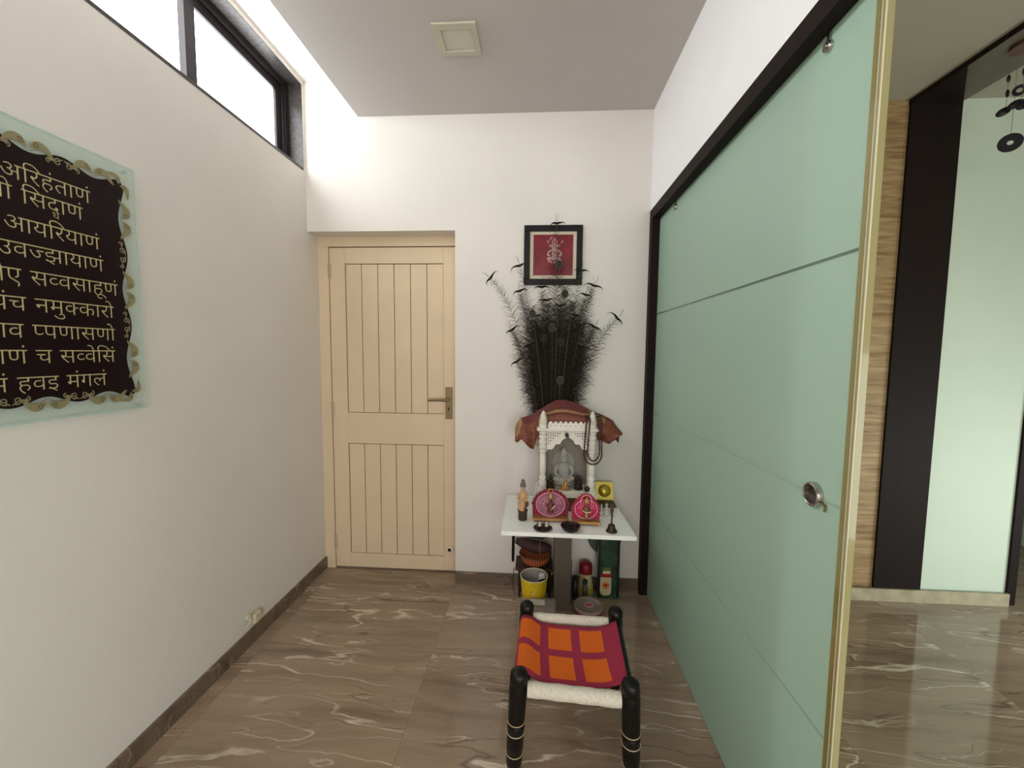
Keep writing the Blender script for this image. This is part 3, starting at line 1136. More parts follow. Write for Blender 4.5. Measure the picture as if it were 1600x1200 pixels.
XPL, XPR = 0.037, 0.2915
for x in (XPL, XPR):
    MB().lathe(pp, (x, yf + 0.022, 0), 20).build('pillar', MARBLE, SH)
for x in (XPL - 0.002, XPR + 0.002):
    MB().box(x - 0.015, x + 0.015, yk - 0.045, yk - 0.013, 0.668, 0.985).build('rear_pillar', MARBLE, SH)
# scalloped arch panel with pierced lattice dots
ar = MB()
xa, xb, zt = 0.0575, 0.271, 0.985
xm = (xa + xb) / 2
half = [(0.0, 0.962), (0.010, 0.948), (0.024, 0.940), (0.033, 0.930), (0.036, 0.920), (0.046, 0.914), (0.058, 0.916), (0.066, 0.908), (0.072, 0.894), (0.084, 0.886), (0.100, 0.887), (0.1067, 0.878)]
low = [(xm - u, z) for u, z in half[::-1]] + [(xm + u, z) for u, z in half[1:]]
vs, fs = [], []
for (x, z) in low:
    vs += [(x, yf + 0.012, z), (x, yf + 0.012, zt), (x, yf + 0.022, z), (x, yf + 0.022, zt)]
for i in range(len(low) - 1):
    o = i * 4
    fs += [(o, o + 4, o + 5, o + 1), (o + 2, o + 3, o + 7, o + 6), (o, o + 2, o + 6, o + 4), (o + 1, o + 5, o + 7, o + 3)]
fs += [(0, 1, 3, 2), (len(vs) - 4, len(vs) - 2, len(vs) - 1, len(vs) - 3)]
ar.add(vs, fs, False)
ao = ar.build('arch_panel', MARBLE, SH)
HOLE = mat('lattice_shadow_hole', lin(58, 48, 40), 0.9)
for s_ in (-1, 1):
    dots = MB()
    for r_, zz in enumerate((0.972, 0.959, 0.946, 0.932, 0.918)):
        for c_ in range(6):
            u = 0.098 - c_ * 0.0115
            lim = [0.03, 0.045, 0.066, 0.08, 0.09][r_]
            if u > lim:
                dots.lathe([(0.0001, 0), (0.0032, 0), (0.0032, 0.0008)], (xm + s_ * u, yf + 0.0110, zz), 8, 'Y')
    dots.build('pierced_lattice', HOLE, ao)
MB().box(0.004, 0.326, yf - 0.008, yk, 0.985, 1.000).build('cornice', MARBLE, SH, bevel=0.005)
cr = MB()
x0, x1 = 0.062, 0.268
pts = [(x0, 1.000), (x1, 1.000)]
nC = 8
wc = (x1 - x0) / nC
top = []
for k in range(nC):
    for q in range(7):
        u = q / 6
        top.append((x1 - (k + u) * wc, 1.022 + 0.014 * math.sin(PI * u) ** 0.8))
pts += top
vs, fs = [], []
for (x, z) in top:
    vs += [(x, yf + 0.002, 1.0), (x, yf + 0.002, z), (x, yf + 0.012, 1.0), (x, yf + 0.012, z)]
for i in range(len(top) - 1):
    o = i * 4
    fs += [(o, o + 4, o + 5, o + 1), (o + 2, o + 3, o + 7, o + 6), (o + 1, o + 5, o + 7, o + 3)]
cr.add(vs, fs, False)
cro = cr.build('parapet', MARBLE, SH)
for k in range(8):
    MB().lathe([(0.0001, 0), (0.0026, 0), (0.0026, 0.0008)], (x0 + (k + 0.5) * wc, yf + 0.0010, 1.012), 8, 'Y').build('parapet_hole', HOLE, cro)
sp_ = [(0.0215, 1.000), (0.0225, 1.004), (0.0225, 1.018), (0.0180, 1.021), (0.0245, 1.027), (0.0185, 1.032), (0.0230, 1.038), (0.0165, 1.043), (0.0205, 1.049), (0.0145, 1.054), (0.0175, 1.060), (0.0120, 1.065),
       (0.0140, 1.070), (0.0085, 1.075), (0.0095, 1.080), (0.0045, 1.086), (0.0001, 1.090)]
for x in (XPL, XPR - 0.001):
    MB().lathe(sp_, (x, yf + 0.022, 0), 20).build('spire', MARBLE, SH)
MB().lathe([(0.042, 1.000), (0.043, 1.018), (0.040, 1.038), (0.032, 1.056), (0.018, 1.070), (0.001, 1.076)], (0.14, 2.204, 0), 24).build('dome', MARBLE, SH)

# small dark pendant ball hung at the top of the arch
tag(MB().ell((xm - 0.006, yf - 0.004, 0.9665), 0.0105, 0.0105, 0.0115).tube([(xm - 0.006, yf - 0.004, 0.977), (xm - 0.006, yf - 0.004, 0.984)], 0.001, 6).build('hanging_bead', mat('dark_seed', lin(40, 34, 36), 0.5), None, (xm, yf, 0.955)),
    'dark round bead hanging at the peak of the shrine arch', 'bead')
# dark knob on the front right corner of the shrine base
m = MB().ell((0.268, yf - 0.028, 0.668), 0.0155, 0.0150, 0.0160)
m.box(0.262, 0.274, yf - 0.034, yf - 0.022, 0.6365, 0.656)
tag(MB().ell((0.268, yf + 0.006 - 0.001 + 0.0, 0.684), 0.0150, 0.0120, 0.0160).build('dark_ball', MATS['dark_seed'], None, (0.268, yf, 0.669)),
    'dark round ball on the front edge of the shrine base behind the right idol', 'ball')

# ------------------------------------------------------------------ brocade cloth over the shrine
def brocade(name, c1, c2, scale, metal):
    m = bpy.data.materials.new(name)
    m.use_nodes = True
    nt = m.node_tree
    b = nt.nodes['Principled BSDF']
    b.inputs['Roughness'].default_value = 0.5
    b.inputs['Metallic'].default_value = metal
    tc = nt.nodes.new('ShaderNodeTexCoord')
    v = nt.nodes.new('ShaderNodeTexVoronoi')
    v.inputs['Scale'].default_value = scale
    v.inputs['Randomness'].default_value = 0.3
    nt.links.new(tc.outputs['Object'], v.inputs['Vector'])
    r = ramp(nt, [(0.25, c2), (0.5, c1)])
    nt.links.new(v.outputs['Distance'], r.inputs['Fac'])
    nt.links.new(r.outputs['Color'], b.inputs['Base Color'])
    return m


MAROON = mat('maroon_silk', lin(92, 32, 29), 0.6, noise=0.12, nscale=60, sheen=0.2)
GOLDB = brocade('gold_zari_border', lin(140, 104, 64), lin(176, 144, 96), 220, 0.3)
RUST = brocade('rust_brocade', lin(108, 52, 36), lin(142, 86, 54), 150, 0.1)
colsC = [(-0.112, 0.985, 0.918), (-0.100, 1.012, 0.908), (-0.080, 1.034, 0.930), (-0.052, 1.044, 0.905), (-0.030, 1.052, 0.882), (-0.008, 1.064, 0.872), (0.012, 1.078, 0.962), (0.038, 1.094, 1.030),
         (0.065, 1.112, 1.004), (0.107, 1.134, 1.004), (0.150, 1.137, 1.004), (0.195, 1.126, 1.004), (0.240, 1.108, 1.004), (0.275, 1.092, 1.030), (0.300, 1.080, 0.985), (0.322, 1.069, 0.928),
         (0.345, 1.060, 0.930), (0.368, 1.048, 0.921), (0.388, 1.040, 0.914), (0.408, 1.030, 0.932), (0.430, 0.998, 0.950), (0.452, 0.972, 0.966)]
NB = 14
cg = MB()
cg.smooth = True
vs = []
for k, (x, zt, zb) in enumerate(colsC):
    mid = 1 if 0.03 < x < 0.285 else 0
    for j in range(NB + 1):
        v = j / NB
        fold = (0.005 if k < 2 or k > 17 else 0.016) * math.sin(k * 1.7) * (0 if mid else 1)
        if j <= 4:                       # back flap and crest
            u = j / 4
            y = 2.258 - 0.050 * u
            z = zt - 0.075 * (1 - u) ** 1.6
        else:
            u = (j - 4) / (NB - 4)
            y = 2.208 - (0.066 if mid else 0.052) * math.sin(u * PI / 2) + fold * u
            z = zt + (zb - zt) * (u ** 1.15)
        xo = x + (0.0 if mid or k < 2 or k > 18 else 0.005 * math.sin(j * 0.9 + k))
        vs.append((xo, y, z))
n1 = NB + 1
cg.v = [Vector(p) for p in vs]
for k in range(len(colsC) - 1):
    xmid = (colsC[k][0] + colsC[k + 1][0]) / 2
    mid = 0.03 < xmid < 0.285
    for j in range(NB):
        cg.f.append([k * n1 + j, (k + 1) * n1 + j, (k + 1) * n1 + j + 1, k * n1 + j + 1])
        cg.sm.append(True)
        if mid:
            cg.mi.append(0 if j < 8 else (1 if j < 9 else (0 if j < 10 else 2)))
        else:
            if xmid < 0.03:
                cg.mi.append(1 if (xmid < -0.085 and j < 11) else (0 if j < 7 else 2))
            else:
                cg.mi.append(0 if j < 5 else (1 if j < 7 and xmid < 0.37 else 2))
cob = cg.build('brocade_cloth', [MAROON, GOLDB, RUST], None, (0.16, 2.2, 1.0), solid=0.0025)
tag(cob, 'maroon and rust brocade cloth with gold border draped over the top of the marble shrine', 'cloth')

# ------------------------------------------------------------------ prayer beads over the right spire
bd = MB()


def bead_loop(zlow, wl, wr, y, n):
    pts = []
    xc = 0.292
    path = []
    for k in range(61):
        u = k / 60
        a_ = PI * u
        path.append((xc - wl * math.cos(a_) if u < 0.5 else xc - wr * math.cos(a_), y, zlow + 0.055 * (1 - math.sin(a_))))
    up_l = [(xc - wl + 0.010 * (k / 20), y, zlow + 0.055 + (1.046 - zlow - 0.055) * k / 20) for k in range(1, 21)][::-1]
    up_r = [(xc + wr - 0.006 * (k / 20), y, zlow + 0.055 + (1.046 - zlow - 0.055) * k / 20) for k in range(1, 21)]
    over = [(xc + wr - 0.006 - (wl + wr - 0.016) * k / 10, y - 0.0, 1.058 + 0.012 * math.sin(PI * k / 10)) for k in range(1, 10)]
    yb_ = 2.150
    back = [(xc + wr - 0.006, 2.126, 1.062), (xc + 0.016, yb_, 1.056), (xc, yb_ + 0.002, 1.055), (xc - 0.016, yb_, 1.056), (xc - wl + 0.010, 2.126, 1.062)]
    return up_l + path + up_r + back + up_l[:1]


def resample(path, step):
    out = [Vector(path[0])]
    acc = 0
    for a_, b2 in zip(path, path[1:]):
        a_, b2 = Vector(a_), Vector(b2)
        l = (b2 - a_).length
        pos = step - acc
        while pos <= l:
            out.append(a_.lerp(b2, pos / l))
            pos += step
        acc = (acc + l) % step
    return out


BEADM = mat('dark_red_seed', lin(62, 28, 22), 0.5)
pb = thing('prayer_beads', (0.292, 2.085, 0.82), 'dark red string of prayer beads looped over the right shrine pillar', 'prayer beads')
for zl, wl, wr, yy in ((0.820, 0.046, 0.044, 2.088), (0.842, 0.031, 0.030, 2.072)):
    s_ = MB()
    for q in resample(bead_loop(zl, wl, wr, yy, 0), 0.0106):
        s_.ell(q, 0.0052, 0.0052, 0.0052, 8, 6)
    s_.build('bead_strand', BEADM, pb)

# ------------------------------------------------------------------ idols in and around the shrine
GOLDI = mat('gold_idol', lin(196, 150, 84), 0.35, metal=0.6)
DBRZ = mat('dark_bronze', lin(58, 46, 38), 0.4, metal=0.5)
CRYS = mat('clear_crystal', (0.90, 0.90, 0.86), 0.08, trans=0.8, ior=1.3)


def seated(mb, x, y, z, s_, face=True):
    """small seated figure about s_ tall: lotus seat, crossed legs, trunk, arms, head, crown"""
    mb.lathe([(0.0001, 0), (0.30, 0.0), (0.32, 0.03), (0.24, 0.07), (0.30, 0.12), (0.26, 0.15), (0.0001, 0.15)], (0, 0, 0), 16)
    n0 = len(mb.v)
    return n0


def idol(x, y, z, h):
    """body of a seated deity figure as one continuous skin-like shell made of merged blobs"""
    mb = MB()

    def S(px, py, pz):
        return (x + px * h, y + py * h, z + pz * h)
    mb.tube([S(-0.22, -0.05, 0.21), S(-0.12, -0.16, 0.20), S(0.06, -0.19, 0.20), S(0.15, -0.13, 0.21)], [0.06 * h, 0.075 * h, 0.06 * h, 0.045 * h], 10)
    mb.tube([S(0.22, -0.05, 0.21), S(0.12, -0.14, 0.215), S(-0.06, -0.20, 0.215), S(-0.15, -0.15, 0.21)], [0.06 * h, 0.075 * h, 0.06 * h, 0.045 * h], 10)
    mb.tube([S(0, 0, 0.17), S(0, 0, 0.25), S(0, 0.0, 0.36), S(0, 0.0, 0.50), S(0, 0, 0.575), S(0, 0, 0.60), S(0, -0.005, 0.66)],
            [0.17 * h, 0.16 * h, 0.115 * h, 0.155 * h, 0.12 * h, 0.05 * h, 0.045 * h], 14)
    for s_ in (-1, 1):
        mb.tube([S(s_ * 0.13, 0, 0.54), S(s_ * 0.20, -0.01, 0.46), S(s_ * 0.22, -0.04, 0.37), S(s_ * 0.16, -0.13, 0.31), S(s_ * 0.10, -0.19, 0.29)],
                [0.05 * h, 0.045 * h, 0.04 * h, 0.033 * h, 0.03 * h], 8)
        mb.ell(S(s_ * 0.085, 0, 0.715), 0.018 * h, 0.025 * h, 0.04 * h, 8, 5)
    mb.ell(S(0, -0.005, 0.72), 0.082 * h, 0.09 * h, 0.105 * h, 14, 10)
    mb.ell(S(0, -0.098, 0.715), 0.014 * h, 0.018 * h, 0.025 * h, 8, 5)
    return mb


def idol_thing(name, x, y, z, h, m_body, m_base, label, halo=0.0):
    t = thing(name, (x, y, z), label, 'idol')
    MB().lathe([(0.0001, 0), (0.30 * h, 0.0), (0.31 * h, 0.03 * h), (0.25 * h, 0.06 * h), (0.29 * h, 0.11 * h), (0.26 * h, 0.15 * h), (0.0001, 0.15 * h)], (x, y, z), 18).build('pedestal', m_base, t)
    idol(x, y, z, h).build('body', m_body, t)
    MB().lathe([(0.085 * h, 0.78 * h), (0.095 * h, 0.80 * h), (0.08 * h, 0.85 * h), (0.06 * h, 0.92 * h), (0.03 * h, 0.97 * h), (0.0001, h)], (x, y, z), 14).build('crown', m_body, t)
    if halo:
        hm = MB()
        pts = []
        nn = 20
        for k in range(nn + 1):
            a_ = PI * k / nn
            rr = halo * h * (1 + 0.05 * (k % 2))
            pts.append((x + rr * 0.8 * math.cos(a_), z + 0.52 * h + rr * 1.0 * math.sin(a_)))
        pts += [(x - halo * h * 0.7, z + 0.14 * h), (x + halo * h * 0.7, z + 0.14 * h)]
        hm.prism(pts, y + 0.17 * h, y + 0.19 * h, 'Y')
        hm.build('backplate', m_base, t)
    return t


zsh = 0.6685
idol_thing('crystal_idol', 0.152, 2.195, zsh, 0.215, CRYS, CRYS, 'tall clear crystal deity statue at the centre inside the shrine', 0.34)
idol_thing('gold_idol', 0.157, 2.135, zsh, 0.072, GOLDI, GOLDI, 'small gold deity figurine in front of the crystal statue')
idol_thing('dark_idol', 0.080, 2.150, zsh, 0.082, DBRZ, DBRZ, 'slim dark bronze idol at the left inside the shrine')
idol_thing('dark_idol', 0.228, 2.152, zsh, 0.078, DBRZ, DBRZ, 'broad dark bronze idol with backplate at the right inside the shrine', 0.36)

# ------------------------------------------------------------------ dressed idols on the table
CRIM = mat('crimson_velvet', lin(128, 16, 38), 0.7, noise=0.2, nscale=80, sheen=0.4)
LAV = mat('lavender_pink_satin', lin(164, 102, 124), 0.5, noise=0.25, nscale=60)
HOT = mat('hot_pink_satin', lin(200, 52, 98), 0.55, noise=0.25, nscale=60)
GOLDT = mat('gold_trim', lin(190, 140, 84), 0.4, metal=0.3)
SKIN = mat('dark_idol_face', lin(104, 58, 48), 0.5)
JEWEL = mat('white_jewel', lin(240, 228, 220), 0.15, coat=0.8)
PINKL = mat('pale_pink_lace', lin(222, 150, 174), 0.6)


def dressed_idol(x, y, w, h, zc, rdisc, m_out, m_disc, label, bright):
    """figurine on a gilt stool: ruffled backdrop, pleated round skirt, body, head, crown, jewels"""
    t = thing('dressed_idol', (x, y, ZT), label, 'idol')
    bw_ = w * 0.50
    bs = MB()
    bs.box(x - bw_, x + bw_, y - 0.022, y + 0.020, ZT + 0.010, ZT + 0.020)
    for sx in (-1, 1):
        for sy_ in (-1, 1):
            bs.box(x + sx * (bw_ - 0.009) - 0.006, x + sx * (bw_ - 0.009) + 0.006, y - 0.001 + sy_ * 0.014 - 0.005, y - 0.001 + sy_ * 0.014 + 0.005, ZT + 0.0004, ZT + 0.010)
    bs.build('base', GOLDT, t, bevel=0.001)
    # scalloped ruffle
    z0 = ZT + 0.024
    rf = MB()
    nn = 72
    ring = []
    for k in range(nn + 1):
        a_ = -0.10 + (PI + 0.20) * k / nn
        rr = 1 + 0.055 * abs(math.sin(k * PI / 6))
        px = x + w / 2 * rr * math.cos(a_) * (1 - (0.30 if bright else 0.10) * max(0, math.sin(a_)) ** 0.8)
        pz = zc + (h - (zc - ZT)) * rr * 0.97 * math.sin(a_)
        ring.append((px, max(pz, z0)))
    pts = ring + [(x - w / 2 * 0.99, z0), (x + w / 2 * 0.99, z0)]
    rf.prism(pts, y + 0.010, y + 0.018, 'Y')
    for k in range(0, nn + 1, 3):
        rf.ell((x + (ring[k][0] - x) * 0.93, y + 0.008, zc + (ring[k][1] - zc) * 0.93), 0.008, 0.006, 0.008, 8, 5)
    rf.build('ruffle', m_out, t)
    # pleated disc skirt
    sk = MB()
    nn = 60
    vs, fs = [], []
    zcd = zc + 0.002
    for i, q in enumerate((0.15, 0.4, 0.7, 0.92, 1.0)):
        for k in range(nn):
            a_ = 2 * PI * k / nn
            rip = 0.0022 * (1 if k % 2 else -1) * q
            vs.append((x + rdisc * q * math.cos(a_), y - 0.010 + 0.012 * q + rip, zcd + rdisc * 0.86 * q * math.sin(a_)))
    for i in range(4):
        for k in range(nn):
            k2 = (k + 1) % nn
            fs.append((i * nn + k, i * nn + k2, (i + 1) * nn + k2, (i + 1) * nn + k))
    fs.append(list(range(nn)))
    sk.add(vs, fs, True)
    so_ = sk.build('skirt', m_disc, t, solid=0.002)
    lc = MB().tube([(x + rdisc * 1.0 * math.cos(2 * PI * k / 60), y + 0.002 - 0.003, zcd + rdisc * 0.86 * math.sin(2 * PI * k / 60)) for k in range(60)], 0.0026, 6, True)
    lc.build('lace_edge', PINKL, so_)
    jw = MB()
    for k in range(18):
        a_ = PI * (0.08 + 0.84 * (k % 9) / 8)
        q = 0.72 if k < 9 else 0.50
        jw.ell((x + rdisc * q * math.cos(a_), y - 0.010 + 0.012 * q - 0.003, zcd + rdisc * 0.86 * q * math.sin(a_)), 0.0024, 0.002, 0.0024, 6, 4)
    jw.build('jewels', JEWEL, so_)
    # body, head, arms
    hb = MB()
    zb0 = zc - 0.030
    hb.tube([(x, y - 0.016, zb0), (x, y - 0.020, zb0 + 0.018), (x, y - 0.021, zb0 + 0.036), (x, y - 0.020, zb0 + 0.048), (x, y - 0.020, zb0 + 0.056)], [0.016, 0.013, 0.015, 0.010, 0.005], 12)
    hb.ell((x, y - 0.021, zb0 + 0.064), 0.0095, 0.010, 0.0115, 12, 8)
    hb.ell((x, y - 0.0315, zb0 + 0.063), 0.002, 0.002, 0.003, 6, 4)
    for s_ in (-1, 1):
        hb.tube([(x + s_ * 0.013, y - 0.021, zb0 + 0.044), (x + s_ * 0.020, y - 0.024, zb0 + 0.034), (x + s_ * 0.012, y - 0.034, zb0 + 0.030), (x + s_ * 0.004, y - 0.036, zb0 + 0.032)],
                [0.005, 0.0045, 0.004, 0.003], 8)
    hb.build('body', SKIN if not bright else mat('brown_idol_face', lin(132, 78, 58), 0.5), t)
    cr_ = MB()
    cr_.lathe([(0.0105, 0.0), (0.012, 0.003), (0.010, 0.010), (0.0065, 0.018), (0.003, 0.023), (0.0001, 0.027)], (x, y - 0.021, zb0 + 0.071), 14)
    cr_.build('crown', GOLDT, t)
    if bright:
        hl = MB()
        for k in range(15):
            a_ = -0.2 + (PI + 0.4) * k / 14
            hl.ell((x + 0.026 * math.cos(a_), y - 0.006, zb0 + 0.074 + 0.030 * math.sin(a_)), 0.0034, 0.003, 0.0034, 8, 5)
        hl.build('beaded_halo', mat('pink_white_bead', lin(236, 176, 176), 0.3), t)
        fl = MB()
        fl.tube([(x - 0.022, y - 0.040, zb0 + 0.040), (x - 0.004, y - 0.042, zb0 + 0.030), (x + 0.018, y - 0.040, zb0 + 0.034)], 0.0022, 6)
        fl.tube([(x - 0.004, y - 0.041, zb0 + 0.030), (x - 0.002, y - 0.038, zb0 + 0.006)], 0.0022, 6)
        fl.build('garland', mat('cream_garland', lin(230, 206, 168), 0.5), t)
    else:
        rg_ = MB().tube([(x + 0.011 * math.cos(2 * PI * k / 20), y - 0.004, ZT + h - 0.004 + 0.009 * math.sin(2 * PI * k / 20)) for k in range(20)], 0.0028, 6, True)
        rg_.build('top_loop', GOLDT, t)
        fl = MB()
        fl.tube([(x + 0.002, y - 0.041, zb0 + 0.020), (x + 0.014, y - 0.040, zb0 + 0.034), (x + 0.022, y - 0.036, zb0 + 0.042)], [0.002, 0.004, 0.002], 8)
        fl.build('flute', mat('pale_flute', lin(206, 168, 160), 0.5), t)
    return t


dressed_idol(0.076, 1.985, 0.178, 0.158, 0.640, 0.070, CRIM, LAV, 'idol in a pale lavender pink round dress against a deep crimson ruffle', False)
dressed_idol(0.247, 1.958, 0.136, 0.150, 0.632, 0.054, mat('magenta_velvet', lin(168, 22, 58), 0.7, noise=0.2, nscale=80, sheen=0.4), HOT,
             'idol in a bright hot pink round dress with a beaded halo', True)

# ------------------------------------------------------------------ beige figurine in a dark cup
t = thing('dark_cup', (-0.061, 1.992, ZT), 'small dark metal cup holding the beige figurine at the left of the table', 'cup')
MB().lathe([(0.0001, 0), (0.021, 0), (0.0225, 0.003), (0.0225, 0.040), (0.0255, 0.047), (0.0255, 0.050), (0.022, 0.050), (0.020, 0.044), (0.020, 0.036), (0.0001, 0.034)], (-0.061, 1.992, ZT + 0.0004), 24).build('cup_body', mat('dark_brown_metal', lin(66, 54, 46), 0.4, metal=0.4), t)
t = thing('beige_figurine', (-0.062, 1.990, ZT + 0.036), 'beige standing figurine rising out of the small dark cup', 'figurine')
BEI = mat('beige_sandalwood', lin(196, 156, 118), 0.5, noise=0.15, nscale=80)
x, y, z = -0.062, 1.990, ZT + 0.0355
m = MB()
m.tube([(x, y, z), (x - 0.002, y, z + 0.020), (x - 0.003, y, z + 0.045), (x, y, z + 0.060), (x + 0.002, y, z + 0.085), (x + 0.002, y, z + 0.104), (x + 0.001, y, z + 0.112), (x + 0.001, y - 0.001, z + 0.118)],
       [0.017, 0.018, 0.022, 0.017, 0.019, 0.017, 0.009, 0.006], 14)
m.ell((x + 0.001, y - 0.002, z + 0.128), 0.012, 0.012, 0.015, 12, 8)
m.ell((x + 0.001, y - 0.014, z + 0.126), 0.0025, 0.003, 0.004, 6, 4)
for s_ in (-1, 1):
    m.tube([(x + s_ * 0.017, y, z + 0.100), (x + s_ * 0.023, y - 0.006, z + 0.080), (x + s_ * 0.017, y - 0.018, z + 0.066), (x + s_ * 0.004, y - 0.022, z + 0.074)], [0.007, 0.0065, 0.006, 0.0045], 8)
m.build('body', BEI, t)
m = MB().lathe([(0.0135, 0.0), (0.0145, 0.006), (0.012, 0.015), (0.008, 0.024), (0.009, 0.030), (0.004, 0.036), (0.0001, 0.039)], (x + 0.001, y - 0.001, z + 0.134), 14)
m.build('headdress', mat('grey_violet_headdress', lin(112, 96, 92), 0.5), t)
m = MB().ell((x + 0.022, y - 0.016, z + 0.052), 0.009, 0.008, 0.016, 10, 7)
m.tube([(x + 0.020, y - 0.020, z + 0.045), (x + 0.010, y - 0.018, z + 0.018)], [0.006, 0.004], 8)
m.build('drum', mat('dark_wood_drum', lin(92, 62, 42), 0.5), t)

# ------------------------------------------------------------------ plate of cups, bowl, bell, crystals, yellow square
PEW = mat('dark_pewter', lin(84, 78, 72), 0.35, metal=0.8)
t = thing('metal_plate', (0.038, 1.888, ZT), 'round dark metal plate holding small steel cups at the front left of the table', 'plate')
MB().lathe([(0.0001, 0.0004), (0.030, 0.0004), (0.034, 0.002), (0.0440, 0.007), (0.0445, 0.0085), (0.034, 0.005), (0.0001, 0.003)], (0.038, 1.888, ZT), 32).build('dish', PEW, t)
for k, (dx, dy) in enumerate(((-0.017, -0.008), (0.017, -0.007), (-0.015, 0.018), (0.016, 0.019))):
    pos = (0.038 + dx, 1.888 + dy, ZT + 0.0055)
    lab = ['steel cup at the front left of the metal plate', 'steel cup at the front right of the metal plate', 'steel cup at the back left of the metal plate', 'steel cup at the back right of the metal plate'][k]
    o = MB().lathe([(0.0001, 0), (0.008, 0.0), (0.010, 0.004), (0.0135, 0.013), (0.0145, 0.0155), (0.013, 0.015), (0.009, 0.006), (0.0001, 0.004)], pos, 18).build('steel_cup', STEEL, None, pos)
    tag(o, lab, 'cup', 'steel cups on the metal plate')
t = thing('dark_bowl', (0.167, 1.884, ZT), 'wide black bowl at the front of the table right of the metal plate', 'bowl')
BLKM = mat('blackened_metal', lin(46, 40, 38), 0.38, metal=0.5)
MB().lathe([(0.0001, 0.0004), (0.026, 0.0004), (0.036, 0.006), (0.0455, 0.022), (0.0465, 0.026), (0.044, 0.026), (0.034, 0.010), (0.0001, 0.006)], (0.167, 1.884, ZT), 32).build('bowl_body', BLKM, t)
m = MB()
for k in range(5):
    a_ = 2 * PI * k / 5 + 0.4
    m.lathe([(0.0001, 0), (0.010, 0.001), (0.013, 0.012), (0.011, 0.012), (0.0001, 0.004)], (0.167 + 0.021 * math.cos(a_), 1.884 + 0.021 * math.sin(a_), ZT + 0.010), 14)
m.lathe([(0.006, 0), (0.006, 0.02), (0.010, 0.024), (0.006, 0.03), (0.0001, 0.036)], (0.167, 1.884, ZT + 0.008), 14)
m.build('wick_cup', BLKM, t)
t = thing('hand_bell', (0.358, 1.888, ZT), 'dark bronze hand bell with a long slim handle at the right of the table', 'bell')
MB().lathe([(0.026, 0.0004), (0.0265, 0.002), (0.024, 0.006), (0.020, 0.012), (0.017, 0.020), (0.016, 0.028), (0.013, 0.034), (0.006, 0.038), (0.0001, 0.039)], (0.358, 1.888, ZT), 24).build('bell_body', DBRZ, t)
MB().lathe([(0.004, 0.038), (0.0038, 0.050), (0.0032, 0.080), (0.0042, 0.090), (0.0085, 0.096), (0.0085, 0.104), (0.005, 0.110), (0.0065, 0.116), (0.004, 0.122), (0.0035, 0.130), (0.0001, 0.136)], (0.358, 1.888, ZT), 14).build('handle', mat('brown_bronze_handle', lin(84, 56, 42), 0.4, metal=0.5), t)
for k, (dx, dy, hh, lab) in enumerate(((-0.022, 0.0, 0.064, 'leftmost clear crystal piece behind the hand bell'), (0.004, 0.003, 0.070, 'tallest clear crystal piece behind the hand bell'), (0.030, -0.002, 0.050, 'shortest clear crystal piece behind the hand bell'))):
    pos = (0.362 + dx, 2.075 + dy, ZT + 0.0004)
    if k == 1:
        prof = [(0.0001, 0), (0.014, 0), (0.014, 0.008), (0.010, 0.014), (0.012, 0.030), (0.008, 0.042), (0.006, 0.048), (0.008, 0.056), (0.003, 0.064), (0.0001, hh)]
    else:
        prof = [(0.0001, 0), (0.010, 0), (0.010, 0.006), (0.005, 0.012), (0.006, hh * 0.6), (0.004, hh * 0.85), (0.0001, hh)]
    o = MB().lathe(prof, pos, 8).build('crystal_piece', CRYS, None, pos)
    tag(o, lab, 'crystal', 'crystal pieces behind the bell')
# yellow square plate leaning on the wall
t = thing('yellow_plaque', (0.397, 2.30, ZT), 'small square gold plaque with a round boss leaning at the right rear of the table', 'plaque')
YEL = mat('gold_yellow_metal', lin(208, 188, 84), 0.35, metal=0.35)


def tiltm(mb, piv, ang):
    R_ = Matrix.Rotation(ang, 3, 'X')
    mb.v = [R_ @ (v - Vector(piv)) + Vector(piv) for v in mb.v]
    return mb


piv = (0.397, 2.296, ZT + 0.001)
qx = 0.392
tiltm(MB().box(qx - 0.051, qx + 0.051, 2.292, 2.298, ZT + 0.001, ZT + 0.104), piv, -0.32).build('square_plate', YEL, t, bevel=0.001)
tiltm(MB().lathe([(0.036, 0.0), (0.034, -0.004), (0.022, -0.010), (0.010, -0.014), (0.0001, -0.015)], (qx, 2.2918, ZT + 0.054), 24, 'Y'), piv, -0.32).build('round_boss', mat('deep_gold', lin(196, 168, 64), 0.25, metal=0.6), t)

# ------------------------------------------------------------------ framed print above the shrine
t = thing('picture_frame', (0.08, YB, 1.767), 'black framed crimson print of a seated silver deity hung on the end wall', 'picture')
fx0, fx1, fz0, fz1 = -0.0815, 0.2435, 1.768, 2.094
fw = 0.033
m = MB()
for x0, x1, z0, z1 in ((fx0, fx1, fz0, fz0 + fw), (fx0, fx1, fz1 - fw, fz1), (fx0, fx0 + fw, fz0 + fw, fz1 - fw), (fx1 - fw, fx1, fz0 + fw, fz1 - fw)):
    m.box(x0, x1, YB - 0.020, YB - 0.001, z0, z1)
m.build('frame', mat('black_frame_wood', lin(16, 12, 12), 0.45, spec=0.3), t, bevel=0.003)
MB().box(fx0 + fw, fx1 - fw, YB - 0.008, YB - 0.001, fz0 + fw, fz1 - fw).build('mat_board', mat('cream_mat', lin(206, 196, 176), 0.6), t)
px0, px1, pz0, pz1 = fx0 + 0.052, fx1 - 0.052, fz0 + 0.053, fz1 - 0.050
MB().box(px0, px1, YB - 0.0092, YB - 0.0081, pz0, pz1).build('print', mat('crimson_print', lin(116, 24, 38), 0.25, noise=0.3, nscale=14), t)
m = MB()
cx_, cz_ = 0.088, 1.945
yq = YB - 0.0096


